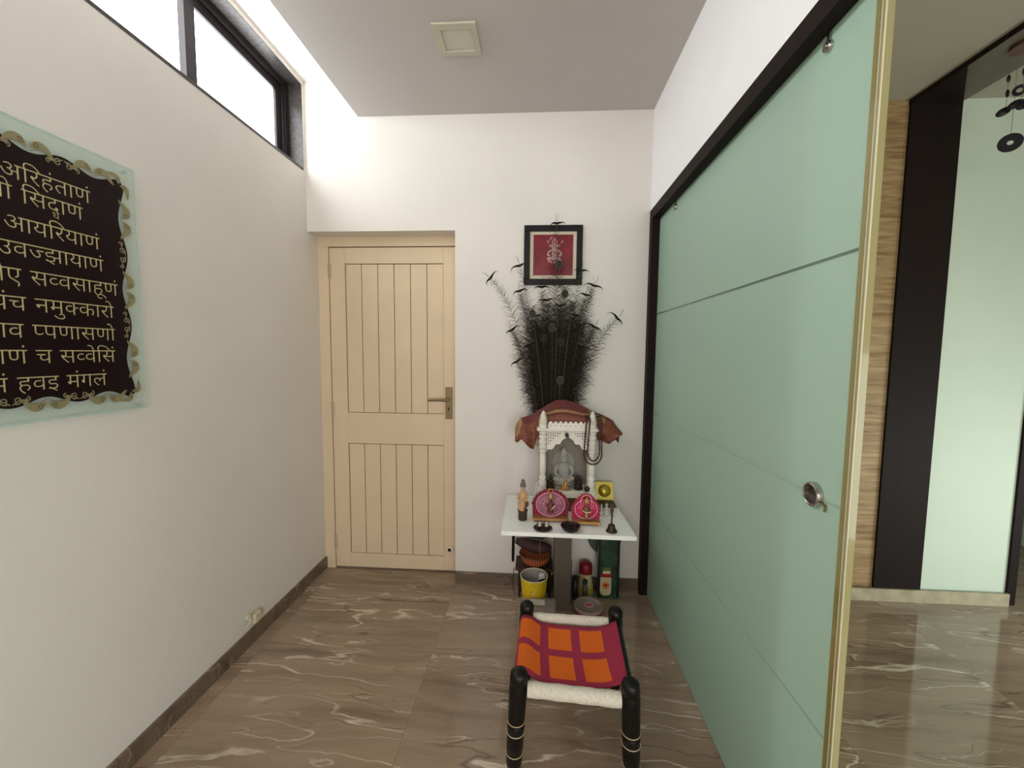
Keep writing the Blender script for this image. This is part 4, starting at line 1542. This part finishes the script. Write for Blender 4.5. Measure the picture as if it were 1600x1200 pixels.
def catmull(P, m_=5):
    if len(P) < 3:
        return P
    out = []
    for i in range(len(P) - 1):
        p0, p1, p2, p3 = P[max(i - 1, 0)], P[i], P[i + 1], P[min(i + 2, len(P) - 1)]
        for q in range(m_):
            t_ = q / m_
            out.append(tuple(0.5 * (2 * p1[c_] + (p2[c_] - p0[c_]) * t_ + (2 * p0[c_] - 5 * p1[c_] + 4 * p2[c_] - p3[c_]) * t_ * t_ + (3 * p1[c_] - p0[c_] - 3 * p2[c_] + p3[c_]) * t_ ** 3) for c_ in (0, 1)))
    return out + [P[-1]]


def stroke(pts, w0, w1):
    pts = catmull(pts)
    n = len(pts)
    vs = []
    for i, (a_, b2) in enumerate(pts):
        p0, p1 = pts[max(i - 1, 0)], pts[min(i + 1, n - 1)]
        tx, tz = p1[0] - p0[0], p1[1] - p0[1]
        l = math.hypot(tx, tz) or 1
        w_ = (w0 + (w1 - w0) * i / (n - 1)) / 2
        vs += [(cx_ + a_ - tz / l * w_, yq, cz_ + b2 + tx / l * w_), (cx_ + a_ + tz / l * w_, yq, cz_ + b2 - tx / l * w_)]
    m.add(vs, [(2 * i, 2 * i + 2, 2 * i + 3, 2 * i + 1) for i in range(n - 1)], False)


stroke([(-0.013, 0.042), (-0.012, 0.060), (-0.006, 0.074), (0, 0.082)], 0.005, 0.003)
stroke([(0.015, 0.042), (0.014, 0.060), (0.007, 0.074), (0, 0.082)], 0.005, 0.003)
stroke([(0, 0.078), (0, 0.064)], 0.006, 0.010)
stroke([(0, 0.060), (0, 0.044)], 0.011, 0.008)
stroke([(-0.020, 0.036), (-0.008, 0.040), (0.008, 0.040), (0.020, 0.036)], 0.009, 0.009)
stroke([(-0.020, 0.034), (-0.030, 0.042)], 0.008, 0.005)
stroke([(0.020, 0.034), (0.030, 0.042)], 0.008, 0.005)
stroke([(-0.030, 0.066), (-0.024, 0.072), (-0.020, 0.082), (-0.010, 0.086)], 0.004, 0.005)
stroke([(-0.044, 0.070), (-0.036, 0.060), (-0.034, 0.052)], 0.003, 0.006)
stroke([(0.034, 0.052), (0.042, 0.058), (0.043, 0.070)], 0.006, 0.003)
stroke([(0.036, 0.060), (0.050, 0.058)], 0.003, 0.003)
stroke([(0, 0.034), (0, 0.016), (0, -0.010), (0, -0.028)], 0.030, 0.020)
stroke([(-0.016, 0.014), (-0.032, 0.004), (-0.036, -0.012), (-0.024, -0.016)], 0.008, 0.010)
stroke([(0.016, 0.014), (0.034, 0.002), (0.036, -0.014), (0.024, -0.018)], 0.008, 0.010)
stroke([(-0.040, -0.034), (-0.020, -0.030), (0, -0.034), (0.020, -0.030), (0.036, -0.038)], 0.014, 0.012)
for k in range(7):
    a_ = PI + PI * k / 6
    stroke([(0.034 * math.cos(a_), -0.046 + 0.012 * math.sin(a_)), (0.026 * math.cos(a_), -0.040 + 0.004 * math.sin(a_))], 0.009, 0.004)
for k in range(4):
    stroke([(-0.014 + k * 0.009, 0.020), (-0.012 + k * 0.008, -0.026)], 0.002, 0.002)
m.build('silver_figure', mat('silver_print_ink', lin(176, 142, 134), 0.4), t)
# torn lettering strip along the bottom margin is only speckle in the print
m = MB()
for k in range(13):
    x_ = px0 + 0.050 + k * 0.0072
    m.box(x_, x_ + 0.004, YB - 0.0086, YB - 0.00805, pz0 - 0.013, pz0 - 0.005 - 0.004 * (k % 2))
m.build('margin_marks', mat('faded_print_marks', lin(120, 104, 96), 0.6), t)

# ------------------------------------------------------------------ peacock feathers
BARB = mat('dark_barb', lin(33, 26, 19), 0.8, spec=0.2)
SHAFT = mat('pale_quill', lin(112, 100, 82), 0.6)
EYE1 = mat('bronze_green_eye', lin(74, 78, 56), 0.6)
EYE2 = mat('teal_eye', lin(44, 58, 48), 0.6)
EYE3 = mat('black_blue_spot', lin(8, 9, 12), 0.6)
FORK = mat('black_forked_tip', lin(12, 10, 9), 0.7, spec=0.2)
fi = [0]


def feather(bx, tx, tz, kind, label, bend=0.0, group=None, ln=0.055, dens=120):
    i = fi[0]
    fi[0] += 1
    Y = 2.2685 + i * 0.0021
    bz = ZT + 0.002
    t = thing('peacock_feather', (bx, Y, bz), label, 'feather', group)
    P0, P3 = Vector((bx, 0, bz)), Vector((tx, 0, tz))
    dv = P3 - P0
    P1 = P0 + Vector((0.15 * dv.x * (1 - bend), 0, dv.z * 0.40))
    P2 = P0 + Vector((dv.x * (0.60 - 0.3 * bend), 0, dv.z * (0.74 + 0.24 * abs(bend))))

    def B(u):
        return P0 * (1 - u) ** 3 + P1 * 3 * u * (1 - u) ** 2 + P2 * 3 * u * u * (1 - u) + P3 * u ** 3

    def D(u):
        return ((P1 - P0) * 3 * (1 - u) ** 2 + (P2 - P1) * 6 * u * (1 - u) + (P3 - P2) * 3 * u * u).normalized()
    pts = [B(k / 24) + Vector((0, Y - 0.0006, 0)) for k in range(25)]
    MB().tube(pts, [0.0012 - 0.0006 * k / 24 for k in range(25)], 6).build('shaft', SHAFT, t)
    m = MB()
    rnd = random.Random(i * 13 + 5)
    for k in range(dens):
        for s_ in (-1, 1):
            u = 0.30 + 0.69 * (k + rnd.random()) / dens
            if kind == 'fork':
                u = 0.30 + 0.66 * (k + rnd.random()) / dens
            p = B(u)
            d_ = D(u)
            nrm = Vector((-d_.z, 0, d_.x)) * s_
            q = (u - 0.30) / 0.69
            L = ln * (0.60 + 0.8 * rnd.random()) * (0.55 + 0.7 * math.sin(PI * min(1, q * 0.9 + 0.08)))
            if kind == 'fork':
                L *= (1.25 - 0.75 * q)
            up = 0.75 + 0.5 * rnd.random()
            c1 = p + (d_ * up * 0.45 + nrm * 0.5) * L
            droop = rnd.uniform(-0.35, 0.5)
            c2 = p + (d_ * (up * 0.65 - 0.15 * droop) + nrm * 1.0) * L + Vector((0, 0, -droop * L))
            pr = [p, p.lerp(c1, 0.6), c1, c1.lerp(c2, 0.5) + d_ * 0.03 * L, c2]
            w_ = 0.0026
            vs = []
            for j, a_ in enumerate(pr):
                b2 = pr[min(j + 1, 4)] - pr[max(j - 1, 0)]
                nn_ = Vector((-b2.z, 0, b2.x)).normalized() * w_ * (1 - 0.75 * j / 4) / 2
                yy = Y + rnd.uniform(-0.0006, 0.0006)
                vs += [a_ + nn_ + Vector((0, yy, 0)), a_ - nn_ + Vector((0, yy, 0))]
            m.add(vs, [(2 * j, 2 * j + 2, 2 * j + 3, 2 * j + 1) for j in range(4)], False)
    m.build('barbs', BARB, t)
    c = B(0.955)
    d_ = D(0.955)
    if kind == 'eye':
        def oval(nm, r1, r2, off, y, mm, par):
            o_ = MB()
            cc = c + d_ * off
            nrm = Vector((-d_.z, 0, d_.x))
            n_ = 24
            vs = []
            for k in range(n_):
                a_ = 2 * PI * k / n_
                vs.append(cc + d_ * r1 * math.cos(a_) + nrm * r2 * math.sin(a_) + Vector((0, y, 0)))
            vs2 = [v + Vector((0, 0.0003, 0)) for v in vs]
            o_.add(vs + vs2, [list(range(n_)), [n_ + k for k in range(n_)][::-1]] + [(k, (k + 1) % n_, n_ + (k + 1) % n_, n_ + k) for k in range(n_)], False)
            return o_.build(nm, mm, par)
        e_ = oval('eye_ring', 0.0235, 0.0195, 0.0, Y - 0.0011, EYE1, t)
        oval('eye_field', 0.0185, 0.0160, -0.001, Y - 0.0013, BARB, e_)
        oval('eye_teal', 0.0125, 0.0120, -0.003, Y - 0.0015, EYE2, e_)
        oval('eye_spot', 0.0090, 0.0090, -0.004, Y - 0.0017, EYE3, e_)
    else:
        o_ = MB()
        tip = B(1.0)
        d_ = D(1.0)
        nrm = Vector((-d_.z, 0, d_.x))
        for s_ in (-1, 1):
            cur = []
            Lh = 0.034 + 0.022 * rnd.random()
            dip = 0.024 * (1 + 0.8 * rnd.random())
            for k in range(15):
                u = k / 14
                cur.append(tip - d_ * 0.012 * (1 - u) + nrm * s_ * Lh * math.sin(u * PI / 2) + d_ * (0.018 * u - dip * u * u * 1.4))
            vs = []
            for j, a_ in enumerate(cur):
                b2 = cur[min(j + 1, 14)] - cur[max(j - 1, 0)]
                w_ = 0.0140 * (1 - j / 14) ** 1.6 + 0.0010
                nn_ = Vector((-b2.z, 0, b2.x)).normalized() * w_ / 2
                vs += [a_ + nn_ + Vector((0, Y - 0.0009, 0)), a_ - nn_ + Vector((0, Y - 0.0009, 0))]
            o_.add(vs, [(2 * j, 2 * j + 2, 2 * j + 3, 2 * j + 1) for j in range(14)], False)
        for k in range(3):
            e_ = tip + d_ * (0.03 + 0.02 * rnd.random()) + nrm * rnd.uniform(-0.02, 0.02)
            vs = []
            for j in range(5):
                u = j / 4
                a_ = tip.lerp(e_, u) + nrm * 0.004 * math.sin(u * 3) * (1 if k % 2 else -1)
                vs += [a_ + nrm * 0.0005 + Vector((0, Y - 0.0008, 0)), a_ - nrm * 0.0005 + Vector((0, Y - 0.0008, 0))]
            o_.add(vs, [(2 * j, 2 * j + 2, 2 * j + 3, 2 * j + 1) for j in range(4)], False)
        o_.build('forked_tip', FORK, t)
    return t


GE, GF = 'eyed peacock feathers in the bunch', 'fork tipped peacock feathers in the bunch'
crowdE = 'dark peacock feather with an eye, packed inside the bunch behind the shrine'
crowdF = 'dark peacock feather with a black forked tip, packed inside the bunch behind the shrine'
# back layers are listed last: the first ones stand nearest the room
feather(0.110, 0.130, 1.262, 'eye', 'short peacock feather whose eye sits low just above the maroon cloth', 0, GE, 0.05)
feather(0.070, -0.035, 1.635, 'eye', 'peacock feather with its eye at the left of the bunch', 0.1, GE)
feather(0.110, 0.190, 1.668, 'eye', 'peacock feather with its eye at the right of the bunch', 0.1, GE)
feather(0.095, 0.112, 1.912, 'eye', 'tall peacock feather whose eye lies across the crimson print', 0, GE, 0.05, 60)
feather(0.085, 0.080, 1.560, 'eye', crowdE, 0, GE, 0.06)
feather(0.100, 0.130, 1.480, 'eye', crowdE, 0, GE, 0.06)
feather(0.075, 0.030, 1.500, 'eye', crowdE, 0.1, GE, 0.06)
feather(0.090, 0.085, 1.420, 'fork', crowdF, 0, GF, 0.06)
feather(0.060, -0.270, 1.800, 'fork', 'peacock feather arching out furthest to the left of the bunch', 0.55, GF, 0.04, 50)
feather(0.120, 0.440, 1.585, 'fork', 'peacock feather reaching out alone furthest to the right of the bunch', 0.45, GF, 0.05, 60)
feather(0.065, -0.148, 1.520, 'fork', 'peacock feather with a forked tip at the left edge halfway up the bunch', 0.35, GF, 0.045)
feather(0.070, -0.105, 1.735, 'fork', 'peacock feather whose forked tip is at the upper left just below the frame', 0.2, GF, 0.05)
feather(0.115, 0.305, 1.765, 'fork', 'peacock feather whose forked tip is topmost at the right of the frame', 0.2, GF, 0.05)
feather(0.115, 0.262, 1.715, 'fork', 'peacock feather whose forked tip is just below the right corner of the frame', 0.15, GF, 0.05)
feather(0.095, 0.095, 2.098, 'fork', 'tallest peacock feather, its tip reaching over the top of the black frame', 0, GF, 0.045, 55)
feather(0.120, 0.318, 1.540, 'fork', 'peacock feather with a forked tip at the right edge halfway up the bunch', 0.3, GF, 0.06)
feather(0.060, -0.120, 1.345, 'fork', 'short peacock feather bending out low on the left of the bunch', 0.35, GF, 0.04, 50)
feather(0.080, -0.105, 1.875, 'fork', 'peacock feather whose forked tip is beside the left edge of the frame', 0.1, GF, 0.045, 55)
feather(0.105, 0.150, 1.755, 'eye', crowdE, 0, GE, 0.06)
feather(0.085, 0.020, 1.760, 'fork', crowdF, 0, GF, 0.055)
feather(0.110, 0.235, 1.850, 'fork', 'peacock feather whose forked tip is beside the right edge of the frame', 0.05, GF, 0.045, 55)
feather(0.120, 0.255, 1.430, 'fork', crowdF, 0.2, GF, 0.06)
feather(0.065, -0.045, 1.440, 'fork', crowdF, 0.2, GF, 0.055)
feather(0.100, 0.175, 1.380, 'fork', crowdF, 0.1, GF, 0.055)

for bx_, tx_, tz_, kd in ((0.085, -0.020, 1.600, 'fork'), (0.095, 0.050, 1.690, 'fork'), (0.100, 0.120, 1.660, 'fork'), (0.105, 0.200, 1.610, 'fork'), (0.110, 0.240, 1.560, 'eye'), (0.080, 0.000, 1.540, 'eye')):
    feather(bx_, tx_, tz_, kd, crowdE if kd == 'eye' else crowdF, 0.1, GE if kd == 'eye' else GF, 0.085, 150)

# ------------------------------------------------------------------ things stored under the table
# wooden box stack on the left
BRN = mat('dark_brown_wood', lin(44, 27, 20), 0.6, noise=0.3, nscale=20)
t = thing('wooden_stool_box', (0.0, 2.30, 0), 'dark brown wooden box stand carrying the basket under the table', 'box')
MB().box(-0.092, 0.098, 2.295, 2.345, 0.0, 0.172).box(-0.094, 0.100, 2.21, 2.294, 0.171, 0.178).build('box_body', BRN, t)
MB().box(-0.105, 0.103, 2.200, 2.348, 0.1785, 0.190).build('box_lid', mat('reddish_brown_wood', lin(64, 38, 28), 0.6, noise=0.3, nscale=20), t, bevel=0.002)
for x in (-0.088, 0.082):
    MB().box(x, x + 0.012, 2.214, 2.226, 0.0, 0.1705).build('leg', BRN, t)
MB().tube([(-0.112, 2.205, 0.19), (-0.118, 2.20, 0.12), (-0.116, 2.20, 0.07), (-0.105, 2.20, 0.04)], 0.002, 6).build('cord', BLACK, t)


def basket_mat():
    m = bpy.data.materials.new('orange_wicker')
    m.use_nodes = True
    nt = m.node_tree
    b = nt.nodes['Principled BSDF']
    b.inputs['Roughness'].default_value = 0.6
    tc = nt.nodes.new('ShaderNodeTexCoord')
    w_ = nt.nodes.new('ShaderNodeTexWave')
    w_.inputs['Scale'].default_value = 24
    w_.inputs['Distortion'].default_value = 2.0
    nt.links.new(tc.outputs['Object'], w_.inputs['Vector'])
    r = ramp(nt, [(0.2, lin(112, 56, 30)), (0.7, lin(206, 112, 66))])
    nt.links.new(w_.outputs['Fac'], r.inputs['Fac'])
    nt.links.new(r.outputs['Color'], b.inputs['Base Color'])
    return m


t = thing('wicker_basket', (0.006, 2.270, 0.1905), 'round orange brown wicker basket on the wooden box under the table', 'basket')
WIC = basket_mat()
MB().lathe([(0.0001, 0.0), (0.052, 0.0), (0.070, 0.012), (0.082, 0.032), (0.090, 0.058), (0.086, 0.058), (0.076, 0.030), (0.050, 0.006), (0.0001, 0.004)], (0.006, 2.270, 0.1905), 32).build('basket_body', WIC, t)
MB().tube([(0.006 + 0.0885 * math.cos(2 * PI * k / 40), 2.270 + 0.0885 * math.sin(2 * PI * k / 40), 0.249) for k in range(40)], 0.005, 8, True).build('rim', mat('brown_cane', lin(110, 58, 36), 0.5), t)
t = thing('folded_bundle', (0.01, 2.272, 0.256), 'dark purple brown cloth bundle stuffed on the basket under the table', 'bundle')
BUN = mat('purple_brown_cloth', lin(58, 36, 34), 0.7, noise=0.3, nscale=20)
m = MB()
m.tube([(-0.106, 2.262, 0.322), (-0.055, 2.252, 0.312), (0.0, 2.248, 0.295), (0.055, 2.250, 0.290), (0.092, 2.260, 0.288)], [0.016, 0.032, 0.036, 0.032, 0.016], 12)
m.build('cloth_roll', BUN, t)
m = MB().tube([(-0.085, 2.312, 0.350), (-0.02, 2.308, 0.356), (0.05, 2.308, 0.352), (0.095, 2.312, 0.345)], [0.018, 0.034, 0.036, 0.018], 12)
m.build('upper_roll', mat('dark_green_cloth', lin(62, 56, 40), 0.7, noise=0.4, nscale=24), t)
MB().tube([(0.030, 2.249 + 0.036 * math.cos(2 * PI * k / 20), 0.2925 + 0.0355 * math.sin(2 * PI * k / 20)) for k in range(20)], 0.003, 6, True).build('tie_band', mat('ochre_band', lin(128, 92, 50), 0.6), t)
tag(MB().tube([(-0.116, 2.215, 0.537), (-0.118, 2.213, 0.34), (-0.119, 2.213, 0.27), (-0.119, 2.213, 0.225)], [0.007, 0.0085, 0.0085, 0.007], 8).build('hanging_strap', BLACK, None, (-0.118, 2.215, 0.225)),
    'black strap hanging from the left underside of the table', 'strap')

# yellow tub
t = thing('yellow_tub', (0.0, 2.145, 0), 'round yellow paper tub with a white rim under the left of the table', 'tub')
YLW = mat('yellow_printed_card', lin(222, 190, 30), 0.45, noise=0.08, nscale=60)
tc_ = (0.000, 2.121, 0)
s_ = 0.95
prof_o = [(0.054, 0.0005), (0.0565, 0.02), (0.0725, 0.190), (0.0735, 0.199)]
MB().lathe([(0.0001, 0.0005)] + prof_o + [(0.0705, 0.199), (0.054, 0.018), (0.0001, 0.010)], tc_, 36).build('tub_body', [YLW], t)
MB().lathe([(0.0700, 0.1985), (0.0530, 0.022), (0.0001, 0.0145)], tc_, 36, cap=False).build('tub_lining', mat('grey_card_lining', lin(168, 164, 158), 0.6), t)
MB().tube([(tc_[0] + 0.0725 * math.cos(2 * PI * k / 48), tc_[1] + 0.0725 * math.sin(2 * PI * k / 48), 0.1995) for k in range(48)], 0.0022, 8, True).build('rim', mat('white_rolled_rim', lin(226, 218, 190), 0.5), t)


def on_tub(a_, z, r_off=0.0006):
    r_ = 0.0565 + (0.0725 - 0.0565) * (z - 0.02) / 0.17 + r_off
    return Vector((tc_[0] + r_ * math.sin(a_), tc_[1] - r_ * math.cos(a_), z))


m = MB()
zc_ = 0.135
m.tube([on_tub(-0.02 + 0.13 * math.cos(2 * PI * k / 16), zc_ + 0.0075 * math.sin(2 * PI * k / 16), 0.0010) for k in range(16)], 0.0016, 6, True)
m.build('emblem_ring', mat('cream_emblem', lin(226, 206, 160), 0.5), t)
m = MB()
m.tube([on_tub(-0.20, zc_ + 0.017, 0.0010), on_tub(-0.19, zc_ + 0.004, 0.0010), on_tub(-0.10, zc_ - 0.009, 0.0010), on_tub(0.06, zc_ - 0.008, 0.0010)], 0.0011, 6)
m.build('emblem_stroke', mat('brown_print', lin(96, 60, 30), 0.6), t)
m = MB()
for k in range(26):
    a_ = -1.35 + 2.7 * k / 25
    m.ell(on_tub(a_, 0.098 + 0.004 * (k % 2), 0.0002), 0.0020, 0.0020, 0.0020, 6, 4)
m.build('dotted_border', MATS['brown_print'], t)
tag(MB().prism([(0.008, 0.030), (0.040, 0.050), (0.062, 0.178), (0.026, 0.168)], 2.128, 2.140, 'Y').build('black_pouch', BLACK, None, (0.03, 2.134, 0.03)),
    'black pouch tucked inside the yellow tub', 'pouch')
tag(MB().prism([(0.024, 0.1695), (0.058, 0.180), (0.056, 0.203), (0.036, 0.208), (0.026, 0.192)], 2.128, 2.140, 'Y').build('white_packet', mat('crumpled_white', lin(222, 220, 214), 0.5), None, (0.04, 2.134, 0.17)),
    'crumpled white packet on top of the black pouch in the yellow tub', 'packet')

# clear plastic box
t = thing('plastic_box', (0.02, 1.98, 0), 'translucent plastic box with a paper label behind the stool', 'box')
CLR = clear_mat('cloudy_plastic', (0.84, 0.80, 0.75), 0.16, 0.3)
m = MB()
bx0, bx1, by0, by1, bz = -0.084, 0.108, 1.965, 2.042, 0.112
w_ = 0.003
m.box(bx0, bx1, by0, by0 + w_, 0.001, bz)
m.box(bx0, bx1, by1 - w_, by1, 0.001, bz)
m.box(bx0, bx0 + w_, by0 + w_, by1 - w_, 0.001, bz)
m.box(bx1 - w_, bx1, by0 + w_, by1 - w_, 0.001, bz)
m.box(bx0, bx1, by0, by1, 0.0004, 0.001)
m.build('box_body', CLR, t)
MB().rbox(bx0 - 0.004, bx1 + 0.004, by0 - 0.004, by1 + 0.004, bz + 0.0002, bz + 0.008, 0.010).build('lid', CLR, t)
MB().box(-0.022, 0.056, 1.985, 2.030, bz + 0.0084, bz + 0.009).build('paper_label', mat('white_paper', lin(206, 202, 192), 0.7), t)
m = MB()
for k in range(3):
    m.box(-0.016 + 0.003 * k, 0.040 - 0.008 * k, 2.018 - 0.012 * k, 2.020 - 0.012 * k, bz + 0.0091, bz + 0.0093)
m.build('label_print', mat('grey_print', lin(120, 116, 110), 0.7), t)

# round tin
t = thing('round_tub', (0.288, 2.094, 0), 'round red plastic tub with a clear lid and pink sticker behind the stool', 'tub')
tcx, tcy = 0.288, 2.094
MB().lathe([(0.0001, 0.0005), (0.068, 0.0005), (0.072, 0.004), (0.074, 0.058), (0.0001, 0.058)], (tcx, tcy, 0), 40).build('tub_body', mat('dark_red_plastic', lin(112, 30, 30), 0.35), t)
MB().lathe([(0.076, 0.052), (0.0775, 0.060), (0.076, 0.066), (0.070, 0.067), (0.066, 0.064), (0.0001, 0.064)], (tcx, tcy, 0), 40).build('lid', mat('clear_lid', lin(150, 132, 124), 0.2, coat=0.5), t)
MB().lathe([(0.0001, 0.0645), (0.026, 0.0645), (0.026, 0.0655), (0.0001, 0.0655)], (tcx + 0.004, tcy, 0), 24).build('sticker', mat('pink_sticker', lin(206, 150, 150), 0.5), t)
MB().box(tcx - 0.014, tcx + 0.020, tcy - 0.006, tcy + 0.006, 0.0657, 0.0661).build('sticker_mark', mat('red_print', lin(150, 50, 56), 0.5), t)

# tall green bottle, jar, sprays
GRN = mat('dark_green_glass', lin(40, 66, 48), 0.15, spec=0.5, coat=0.3, noise=0.45, nscale=24)
t = thing('green_bottle', (0.425, 2.285, 0), 'tall dark green square bottle with a red and orange label under the table', 'bottle')
MB().rbox(0.360, 0.480, 2.262, 2.330, 0.0005, 0.420, 0.014).build('bottle_body', GRN, t, bevel=0.004)
MB().lathe([(0.034, 0.4205), (0.026, 0.44), (0.018, 0.455), (0.018, 0.495)], (0.425, 2.298, 0), 20).build('neck', GRN, t)
MB().lathe([(0.020, 0.4955), (0.020, 0.520), (0.0001, 0.520)], (0.425, 2.298, 0), 20).build('cap', BLACK, t)
m = MB()
DGE = mat('dark_glass_edge', lin(8, 14, 12), 0.3)
MB().box(0.3605, 0.3730, 2.2605, 2.2618, 0.012, 0.412).build('dark_edge', DGE, t)
MB().box(0.4670, 0.4795, 2.2605, 2.2618, 0.012, 0.412).build('dark_edge', DGE, t)
ly0 = 2.2604
lab = MB()
lab.prism([(0.374, 0.126), (0.374, 0.040), (0.380, 0.026), (0.392, 0.020), (0.418, 0.020), (0.430, 0.026), (0.436, 0.040), (0.436, 0.126)], ly0, 2.2618, 'Y')
lo_ = lab.build('paper_label', mat('cream_label', lin(196, 182, 146), 0.5, noise=0.1, nscale=60), t)
MB().box(0.378, 0.434, ly0 - 0.0006, 2.2618, 0.1262, 0.148).build('red_band', mat('red_label_band', lin(160, 24, 28), 0.45), t)
MB().box(0.388, 0.430, ly0 - 0.0010, 2.2618, 0.1482, 0.163).build('cream_strip', mat('cream_packet', lin(214, 206, 176), 0.6), t)
MB().box(0.388, 0.432, ly0 - 0.0004, 2.2618, 0.1632, 0.184).build('lime_strip', mat('lime_label', lin(92, 110, 44), 0.5), t)
m = MB()
for rx_, rz_, cz2 in ((0.020, 0.020, 0.078),):
    m.prism([(0.405 + rx_ * math.cos(2 * PI * k / 20), cz2 + rz_ * math.sin(2 * PI * k / 20)) for k in range(20)], ly0 - 0.0008, ly0 - 0.0001, 'Y')
m.build('orange_emblem', mat('orange_label', lin(206, 112, 50), 0.5, noise=0.4, nscale=80), lo_)
m = MB()
m.prism([(0.405 + 0.009 * math.cos(2 * PI * k / 14), 0.080 + 0.007 * math.sin(2 * PI * k / 14)) for k in range(14)], ly0 - 0.0012, ly0 - 0.0009, 'Y')
m.build('emblem_mark', mat('dark_orange_mark', lin(120, 44, 20), 0.5), lo_)
t = thing('red_cap_bottle', (0.296, 2.30, 0), 'white bottle with a dark red domed cap and yellow label behind the small vials', 'bottle')
MB().lathe([(0.0001, 0.0005), (0.044, 0.0005), (0.045, 0.010), (0.042, 0.060), (0.037, 0.110), (0.036, 0.128), (0.0001, 0.128)], (0.297, 2.306, 0), 24).build('bottle_body', mat('cream_bottle', lin(190, 176, 128), 0.4), t)
MB().lathe([(0.0375, 0.1285), (0.0375, 0.165), (0.034, 0.180), (0.022, 0.190), (0.0001, 0.193)], (0.297, 2.306, 0), 24).build('cap', mat('dark_red_cap', lin(120, 22, 26), 0.4), t)
MB().lathe([(0.0458, 0.014), (0.0432, 0.060)], (0.297, 2.306, 0), 24, cap=False).build('label', mat('yellow_label', lin(206, 180, 70), 0.5, noise=0.3, nscale=40), t)
for k, (vx, vy, hh, lab) in enumerate(((0.232, 2.246, 0.140, 'taller dark vial beside the table post'), (0.284, 2.222, 0.130, 'dark vial with a teal cap in front of the red capped bottle'))):
    t = thing('dark_vial', (vx, vy, 0), lab, 'vial')
    MB().lathe([(0.0001, 0.0005), (0.0155, 0.0005), (0.0160, 0.004), (0.0155, hh * 0.68), (0.008, hh * 0.78), (0.008, hh * 0.82), (0.0001, hh * 0.82)], (vx, vy, 0), 16).build('vial_body', mat('smoky_vial_%s' % ('brown', 'grey')[k], (lin(50, 46, 50), lin(74, 70, 62))[k], 0.2), t)
    MB().lathe([(0.0125, hh * 0.825), (0.0145, hh * 0.85), (0.0145, hh * 0.97), (0.0001, hh)], (vx, vy, 0), 16).build('vial_cap', mat('vial_cap_%s' % ('black', 'teal')[k], (lin(26, 30, 34), lin(24, 46, 60))[k], 0.4), t)
tag(MB().tube([(0.2070, 2.200, 0.0005), (0.2065, 2.204, 0.10), (0.2060, 2.208, 0.25)], 0.0022, 6).build('incense_stick', mat('incense_brown', lin(62, 40, 36), 0.8), None, (0.207, 2.20, 0)),
    'thin dark incense stick standing beside the table post', 'incense stick')
# green tray leaning behind the bottle
pts = [(0.405 + 0.098 * math.cos(2 * PI * k / 36 - PI / 2 + 0.55), 0.335 + 0.115 * math.sin(2 * PI * k / 36 - PI / 2 + 0.55)) for k in range(31)]
pts = [(0.470, 0.0005)] + pts + [(0.368, 0.10), (0.368, 0.0005)]
tag(MB().prism(pts, 2.338, 2.346, 'Y').build('green_tray', mat('dull_green_plastic', lin(70, 88, 72), 0.5), None, (0.43, 2.342, 0)),
    'dull green rounded tray standing between the green bottle and the wall', 'tray')

# ------------------------------------------------------------------ wind chime in the portal
CH = mat('dark_shell', lin(28, 24, 30), 0.4)
t = thing('wind_chime', (2.055, 2.02, 2.30), 'dark wind chime of discs and leaves hanging in the portal at the upper right', 'wind chime')
ytop = ZC3 - 0.0215
m = MB()
MB().lathe([(0.055, ytop - 0.012), (0.055, ytop - 0.0005), (0.0001, ytop - 0.0005)], (2.05, 1.965, 0), 24).build('hanger', mat('reddish_hanger', lin(92, 62, 52), 0.5), t)
strings = [(2.05, 2.005, 2.328), (2.05, 2.03, 2.60), (2.05, 1.983, 2.46), (2.05, 1.95, 2.42)]
for x, y, z in ((2.05, 2.000, 2.345), (2.05, 2.031, 2.470), (2.05, 1.972, 2.470), (2.05, 1.94, 2.43)):
    MB().tube([(x, y, z), (x, y, ytop - 0.0005)], 0.0009, 5).build('string', mat('grey_thread', lin(120, 116, 104), 0.7), t)


def hang(mbname, mb):
    mb.build(mbname, CH, t)


def ringd(c, r1, r2, ax):
    """flat ring whose face turns partly to the room"""
    R_ = Matrix.Rotation(-0.75, 3, 'Z') @ Matrix.Rotation(PI / 2, 3, 'X')
    mb = MB().lathe([(r2, -0.003), (r1, -0.003), (r1, 0.003), (r2, 0.003), (r2, -0.003)], (0, 0, 0), 24, cap=False)
    mb.v = [R_ @ v + Vector(c) for v in mb.v]
    return mb


hang('disc', ringd((2.05, 2.000, 2.322), 0.038, 0.010, 0))
hang('ring', ringd((2.05, 1.983, 2.530), 0.022, 0.010, 0))
for c, ang in (((2.045, 2.034, 2.470), 0.5), ((2.05, 1.992, 2.478), 0.4), ((2.055, 1.965, 2.462), 0.6), ((2.06, 1.94, 2.45), 0.5)):
    mb = MB().ell((0, 0, 0), 0.026, 0.006, 0.017, 12, 7)
    R_ = Matrix.Rotation(-0.6, 3, 'Z') @ Matrix.Rotation(-ang, 3, 'Y')
    mb.v = [R_ @ v + Vector(c) for v in mb.v]
    hang('leaf', mb)
for c in ((2.05, 2.031, 2.607), (2.05, 2.030, 2.545), (2.05, 1.972, 2.60)):
    hang('charm', MB().ell(c, 0.008, 0.005, 0.017, 8, 6))

bpy.context.view_layer.update()
